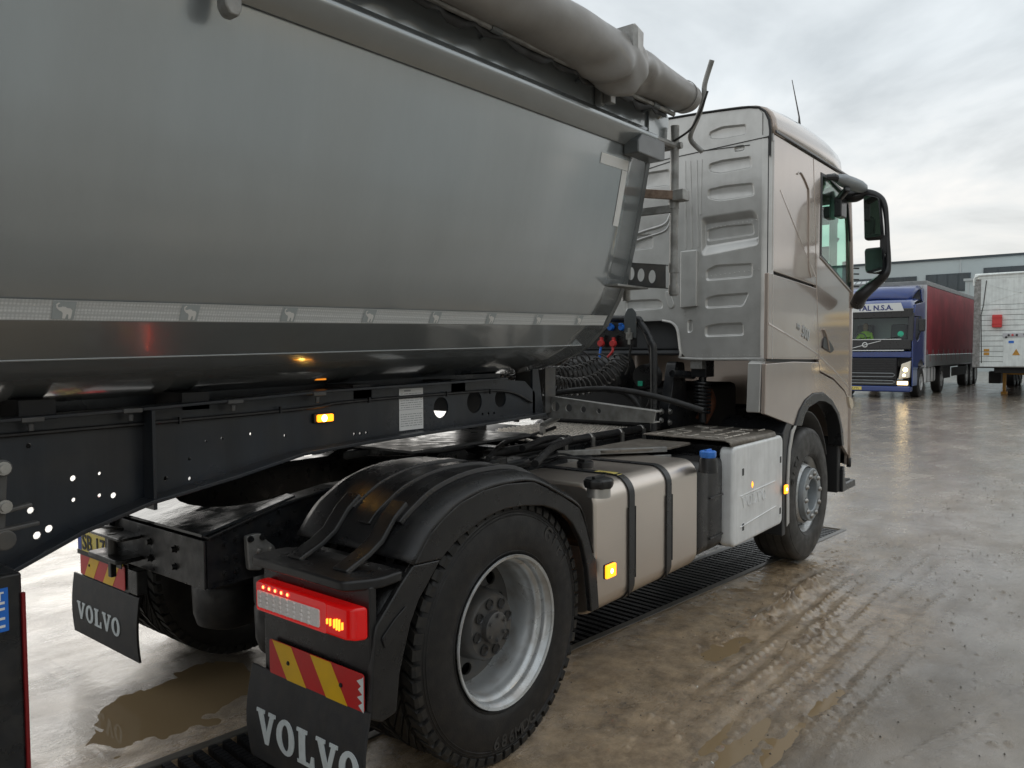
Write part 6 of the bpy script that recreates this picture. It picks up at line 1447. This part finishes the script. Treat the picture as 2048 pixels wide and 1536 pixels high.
    mb = MB(); mb.lathe([(-.002,.0005),(-.001,.09),(0,.095)], (.09,-.86,2.14), 'X', 20); W(mb).build('screen_sticker', 'green_plastic', T)
    if plate:
        mb = MB(); mb.box((-.035,.30,.27), (-.02,.82,.38)); pl3 = W(mb).build('number_plate', 'plate_yellow', T)
        text(plate, .10, (ox-.037, oy+.80, .285), (0,-1,0), (0,0,1), .002, 'ink', pl3, 'plate_lettering', bold=.001)
    return T
blue = far_truck('blue_truck', 'dark blue tractor truck with a white lettered roof sign facing the camera', 'blue_paint', (25.45, 3.56), 'TAL N.S.A.', plate='JX-27-TTL')
# its driver in a yellow-green vest
def person(loc):
    t = thing('person', 'driver in a yellow green vest sitting behind the windscreen of the blue truck', 'person', (loc[0], loc[1], loc[2]))
    b0 = bpy.data.meshes.new('body')
    V = [(0,0,0),(0,0,.22),(0,0,.42),(0,0,.52),(-.02,0,.62),(0,.17,.42),(-.12,.26,.20),(-.36,.18,.14),(0,-.17,.42),(-.12,-.26,.20),(-.36,-.18,.14),(-.2,.12,-.02),(-.45,.13,-.02),(-.5,.13,-.42),(-.2,-.12,-.02),(-.45,-.13,-.02),(-.5,-.13,-.42)]
    E = [(0,1),(1,2),(2,3),(3,4),(2,5),(5,6),(6,7),(2,8),(8,9),(9,10),(0,11),(11,12),(12,13),(0,14),(14,15),(15,16)]
    Rr = [.17,.16,.15,.06,.07,.08,.05,.04,.08,.05,.04,.10,.08,.06,.10,.08,.06]
    b0.from_pydata([Vector(v)+Vector(loc) for v in V], E, []); o = bpy.data.objects.new('body', b0); COL.objects.link(o)
    o.modifiers.new('skin', 'SKIN'); o.modifiers.new('sub', 'SUBSURF').levels = 1
    for i, r in enumerate(Rr): b0.skin_vertices[0].data[i].radius = (r, r)
    b0.skin_vertices[0].data[0].use_root = True
    dg = bpy.context.evaluated_depsgraph_get(); me = bpy.data.meshes.new_from_object(o.evaluated_get(dg)); bpy.data.objects.remove(o)
    me.materials.clear(); me.materials.append(M_['hivis']); me.materials.append(M_['seat_fabric']); me.materials.append(M_['skin'])
    for p in me.polygons:
        z = p.center.z-loc[2]; p.use_smooth = True
        p.material_index = 2 if z > .53 else (1 if z < .02 else 0)
    put('body', me, t)
    mb = MB(); mb.lathe([(-.13,.001),(-.12,.05),(-.06,.085),(.02,.095),(.08,.085),(.12,.045),(.13,.001)], (loc[0]-.02,loc[1],loc[2]+.67), 'Z', 20); hd = mb.build('head', 'skin', t)
    mb = MB(); mb.lathe([(.0,.100),(.06,.095),(.12,.055),(.14,.001)], (loc[0]+.005,loc[1],loc[2]+.68), 'Z', 20); mb.build('hair', 'hair', hd)
    mb = MB(); mb.cbox((loc[0]-.118,loc[1],loc[2]+.66), (.03,.022,.035)); mb.build('nose', 'skin', hd, bevel=.008)
    for s in (-.035,.035):
        mb = MB(); mb.cbox((loc[0]-.108,loc[1]+s,loc[2]+.69), (.01,.022,.010)); mb.build('eye', 'ink', hd)
    mb = MB(); mb.cbox((loc[0]-.105,loc[1],loc[2]+.615), (.012,.045,.008)); mb.build('mouth', 'red_plastic', hd)
person((26.62, 4.05, 1.75))

def wheelset(T, xs, ys, R=.51):
    for x in xs:
        for s in (-1, 1): box_wheel(T, (x, ys+s*1.08, R), R, .32, s)
cu = thing('curtain_trailer', 'red curtain sided semi trailer behind the blue truck', 'trailer', (36, 3.56, 0))
Y0, Y1 = 2.30, 4.82; X0, X1 = 27.35, 40.9
mb = MB(); mb.box((X0+.08, Y0, 1.45), (X1, Y0+.03, 3.84)); crt = mb.build('curtain', 'curtain_red', cu)
for i in range(26):
    mb = MB(); x = X0+.35+i*.52; mb.box((x-.03, Y0-.012, 1.20), (x+.03, Y0, 1.62)); mb.build('curtain_strap', 'curtain_red' if i % 2 else 'trailer_grey', crt)
mb = MB(); mb.box((X0+.08, Y0-.01, 1.02), (X1, Y0+.03, 1.42)); mb.build('side_board', 'trailer_grey', cu, bevel=.01)
mb = MB(); mb.box((X0, Y0-.02, 3.84), (X1, Y1, 4.0)); mb.build('roof_rail', 'trailer_grey', cu, bevel=.02)
mb = MB(); mb.box((X0, Y0-.02, 1.0), (X0+.09, Y0+.12, 3.86)); mb.build('corner_post', 'trailer_lightgrey', cu, bevel=.01)
mb = MB(); mb.box((X0, Y0+.10, 1.05), (X0+.05, Y1, 3.86)); mb.build('front_wall', 'trailer_lightgrey', cu)
mb = MB(); mb.box((X0, Y1-.03, 1.05), (X1, Y1, 3.86)); mb.build('curtain', 'curtain_red', cu)
mb = MB(); mb.box((X0+.5, Y0+.7, .85), (X1, Y1-.7, 1.03)); mb.box((X0+3.2, Y0+.05, .5), (X0+5.3, Y0+.5, .98)); mb.build('underframe', 'undercarriage', cu, bevel=.02)
mb = MB(); mb.box((X0+5.5, Y0+.02, .55), (X0+9.0, Y0+.05, .9)); mb.build('side_guard', 'undercarriage', cu)
wheelset(cu, (X0+9.2, X0+10.5, X0+11.8), 3.56, .5)

wt_ = thing('white_trailer', 'white ribbed box semi trailer with a red box on its front wall', 'trailer', (31, -.2, 0))
WX, WY0, WY1 = 28.2, -1.60, .96
mb = MB(); mb.box((WX+.05, WY0, 1.0), (WX+13.4, WY1, 3.82)); wb = mb.build('box_body', 'trailer_grey', wt_, bevel=.03)
zz0 = 1.02
for i in range(12):
    z = 1.02+i*.175; mb = MB(); mb.box((WX, WY0+.12, z+.006), (WX+.06, WY1-.18, z+.169)); mb.build('wall_plank', 'trailer_white', wb, bevel=.012)
mb = MB(); mb.box((WX+.005, WY0+.12, 3.125), (WX+.06, WY1-.18, 4.0)); up3 = mb.build('upper_sheet', 'trailer_white', wb, bevel=.01)
for a, b_ in (((WX,-1.4,3.15),(WX,.7,3.85)),((WX,.7,3.15),(WX,-1.4,3.85))):
    mb = MB(); mb.bar(a, b_, .006, .02); mb.build('diagonal_crease', 'trailer_white', up3)
mb = MB(); mb.prism([(WY1-.18,1.0),(WY1-.18,4.0),(WY1+.02,3.92),(WY1+.04,1.0)], 'X', WX+.02, WX+.10); mb.build('corner_post', 'galvanised', wb, bevel=.01)
mb = MB(); mb.tube(cat([(WX-.02, WY0, 4.16), (WX-.02, .6, 4.14), (WX-.02, WY1-.05, 4.10), (WX, WY1+.02, 3.98), (WX+.02, WY1+.03, 3.8)], 6), .035, 8); mb.build('roof_tube', 'trailer_white', wb)
mb = MB(); mb.box((WX, WY0, 3.98), (WX+13.3, WY1+.02, 4.20)); mb.build('roof_cover', 'trailer_white', wb, bevel=.05)
mb = MB(); mb.tube([(WX-.015, .72, 1.15), (WX-.015, .76, 2.8), (WX-.015, .70, 3.1), (WX-.015, .62, 3.95)], .012, 6); mb.build('front_cable', 'ink', wb)
mb = MB(); mb.prism(rrect(.33,1.92,.55,2.32,.03) if False else rrect(.14,2.35,.42,2.78,.03), 'X', WX-.18, WX-.0); eb = mb.build('extinguisher_box', 'red_plastic', wt_, bevel=.03)
for z in (2.45, 2.66): 
    mb = MB(); mb.box((WX-.19,.13,z),(WX-.175,.43,z+.02)); mb.build('box_latch', 'red_sheet', eb)
mb = MB(); mb.box((WX-.03,WY0+.2,2.02), (WX-.0,.12,2.16)); cpn = mb.build('coupling_panel', 'trailer_lightgrey', wb, bevel=.005)
for (y, z, m_k) in ((-.05,2.09,'ink'),(-.16,2.09,'red_plastic'),(-.28,2.09,'ink'),(.02,2.02,'ink'),(-.50,2.11,'ink'),(-.7,2.08,'red_plastic')):
    mb = MB(); mb.lathe([(-.05,.0005),(-.05,.03),(0,.035)], (WX-.03,y,z), 'X', 12); mb.build('coupling', m_k, cpn)
mb = MB(); mb.box((WX-.02,WY0+.1,1.05), (WX-.0,.10,2.0)); lpn = mb.build('lower_panel', 'trailer_white', wb, bevel=.01)
mb = MB(); mb.box((WX-.03,-.20,1.82), (WX-.021,-.05,1.90)); mb.build('blue_sticker', 'blue_plastic', lpn)
mb = MB(); mb.prism([(-.38,1.42),(-.16,1.42),(-.27,1.63)], 'X', WX-.03, WX-.021); ts = mb.build('warning_triangle', 'orange_paint', lpn)
for z in (1.42, 1.54): 
    mb = MB(); mb.box((WX-.012,.50,z+.0), (WX-.001,.66,z+.09)); mb.build('yellow_marker', 'orange_paint', wb)
mb = MB(); mb.box((WX+.1,WY0+.05,.98),(WX+13.3,WY1-.02,1.06)); mb.box((WX+.4,-1.0,.8),(WX+13,.4,.98)); mb.build('underframe', 'undercarriage', wt_, bevel=.02)
for y in (-1.05, .30):
    mb = MB(); mb.box((WX+2.4,y-.05,.08), (WX+2.55,y+.05,1.0)); mb.box((WX+2.3,y-.09,.0), (WX+2.65,y+.09,.08)); mb.build('landing_leg', 'orange_paint', wt_, bevel=.01)
mb = MB(); mb.bar((WX+2.47,.28,.75),(WX+2.47,-1.0,.70),.06,.08); mb.build('leg_brace', 'orange_paint', wt_)
mb = MB(); mb.box((WX+2.9,.45,.35),(WX+3.4,.85,.80)); mb.build('tool_box', 'undercarriage', wt_, bevel=.03)
wheelset(wt_, (WX+9.1, WX+10.4, WX+11.7), -.32, .5)

# ------------------------------------------------------------ warehouse building
bd = thing('warehouse', 'long grey panelled warehouse with a dark band of upper windows', 'building', (70, 0, 0))
BX, BH = 70., 8.98
mb = MB(); mb.box((BX, -45, 0), (BX+30, 60, BH)); wl_ = mb.build('wall', 'facade', bd, smooth=False)
mb = MB(); mb.box((BX-.12,-45,BH-.02),(BX+.2,60,BH+.16)); mb.build('roof_edge', 'frame_dark', bd)
for y in [(-42+i*6.2) for i in range(16)]:
    mb = MB(); mb.box((BX-.05,y-.06,0),(BX-.0,y+.06,BH-.02)); mb.build('panel_joint', 'facade_light', wl_, smooth=False)
wpx = [(10.888,8.102),(7.932,8.311),(7.005,8.285),(4.060,8.309),(3.498,8.345),(2.878,8.338)]
for (ya, yb, zt, zb, n) in ((13.4, 10.9, 7.7, 6.3, 3), (10.05, 6.95, 7.75, 6.45, 4), (5.9, 2.2, 8.05, 6.9, 4), (1.3,-3,8.1,6.9,4), (-4,-8.5,8.1,6.9,4), (17.5,14.3,7.7,6.3,3)):
    mb = MB(); mb.box((BX-.08,yb-.08,zb-.08),(BX-.005,ya+.08,zt+.08)); wf_ = mb.build('window', 'frame_dark', bd, smooth=False)
    for i in range(n):
        a = yb+(ya-yb)*i/n; b_ = yb+(ya-yb)*(i+1)/n; mb = MB(); mb.box((BX-.10,a+.06,zb),(BX-.082,b_-.06,zt)); mb.build('pane', 'window_dark', wf_, smooth=False)
mb = MB(); mb.box((BX-8,-45,0),(BX,6.1,6.55)); lb = mb.build('lower_block', 'facade', bd, smooth=False)
mb = MB(); mb.box((BX-8.12,-45,6.55),(BX-7.9,6.2,6.72)); mb.build('lower_roof_edge', 'facade_light', lb)
for y in (5.9, 3.2, .4, -3, -6):
    mb = MB(); mb.box((BX-8.06,y-.05,0),(BX-8.0,y+.05,6.5)); mb.build('panel_joint', 'facade_light', lb, smooth=False)
mb = MB(); mb.box((BX-8.08,1.2,4.0),(BX-8.0,4.9,5.3)); wf_ = mb.build('window', 'frame_dark', bd, smooth=False)
for i in range(4): mb = MB(); mb.box((BX-8.10,1.28+i*.90,4.08),(BX-8.082,2.12+i*.90,5.22)); mb.build('pane', 'window_dark', wf_, smooth=False)
# glass canopy in front of the facade, behind the blue truck
cn = thing('glass_canopy', 'low pitched glazed canopy seen over the roof of the blue truck', 'canopy', (48, 9.5, 0))
mb = MB(); mb.add([(46,7.2,5.0),(46,11.5,5.0),(50,11.5,5.0),(50,7.2,5.0),(48,8.6,5.75),(48,10.6,5.75)], [(0,1,5,4),(2,3,4,5),(0,4,3),(1,2,5)]); cr2 = mb.build('canopy_roof', 'facade_light', cn, smooth=False, thick=.08)
for i in range(9): 
    mb = MB(); y = 7.3+i*.52; mb.bar((46,y,5.04),(48,8.6+i*.25,5.79),.04,.03); mb.build('glazing_bar', 'frame_dark', cr2)
for (x, y) in ((46.2,7.4),(46.2,11.3),(49.8,7.4),(49.8,11.3)): mb = MB(); mb.box((x-.08,y-.08,0),(x+.08,y+.08,5.0)); mb.build('canopy_post', 'frame_dark', cn)

lp_ = thing('yard_lamp', 'lit yard lamp on a slim post before the hall, mirrored in the tipper side', 'lamp', (8.0, -15.0, 0))
mb = MB(); mb.tube([(8.0,-15.0,0),(8.0,-15.0,7.6)], .07, 12, rs=[.09,.05]); mb.build('post', 'galvanised', lp_)
mb = MB(); mb.lathe([(-.16,.001),(-.10,.20),(.0,.24),(.10,.20),(.16,.001)], (8.0,-15.0,7.75), 'Z', 20); mb.build('lamp_globe', 'lamp_warm', lp_)
# the hall the photographer stands beside and the trucks parked by it: seen only as reflections
hall = thing('loading_hall', 'tall grey hall standing behind the photographer, mirrored in the tipper side', 'building', (0, -17, 0))
mb = MB(); mb.box((-30,-30,0),(19.9,-16.0,8.0)); hw = mb.build('wall', 'hall_wall', hall, smooth=False)
mb = MB(); mb.box((-30,-16.1,8.0),(20.0,-15.8,8.2)); mb.build('roof_edge', 'frame_dark', hall)
for i in range(7): mb = MB(); mb.box((-24+i*6.0,-16.03,.0),(-20.0+i*6.0,-15.98,4.4)); mb.build('roller_door', 'facade_light', hw)
yel = far_truck('yellow_truck', 'yellow tractor truck parked beside the hall, mirrored in the grey cab door', 'yellow_truck_paint', (44.0, -12.4))
mb = MB(); mb.box((47,-18.8,1.1),(60,-16.3,4.0)); t2 = mb.build('box_trailer', 'trailer_white', None, bevel=.05); tag(t2, 'white box trailer parked beyond the yellow truck, seen only in reflections', 'trailer')
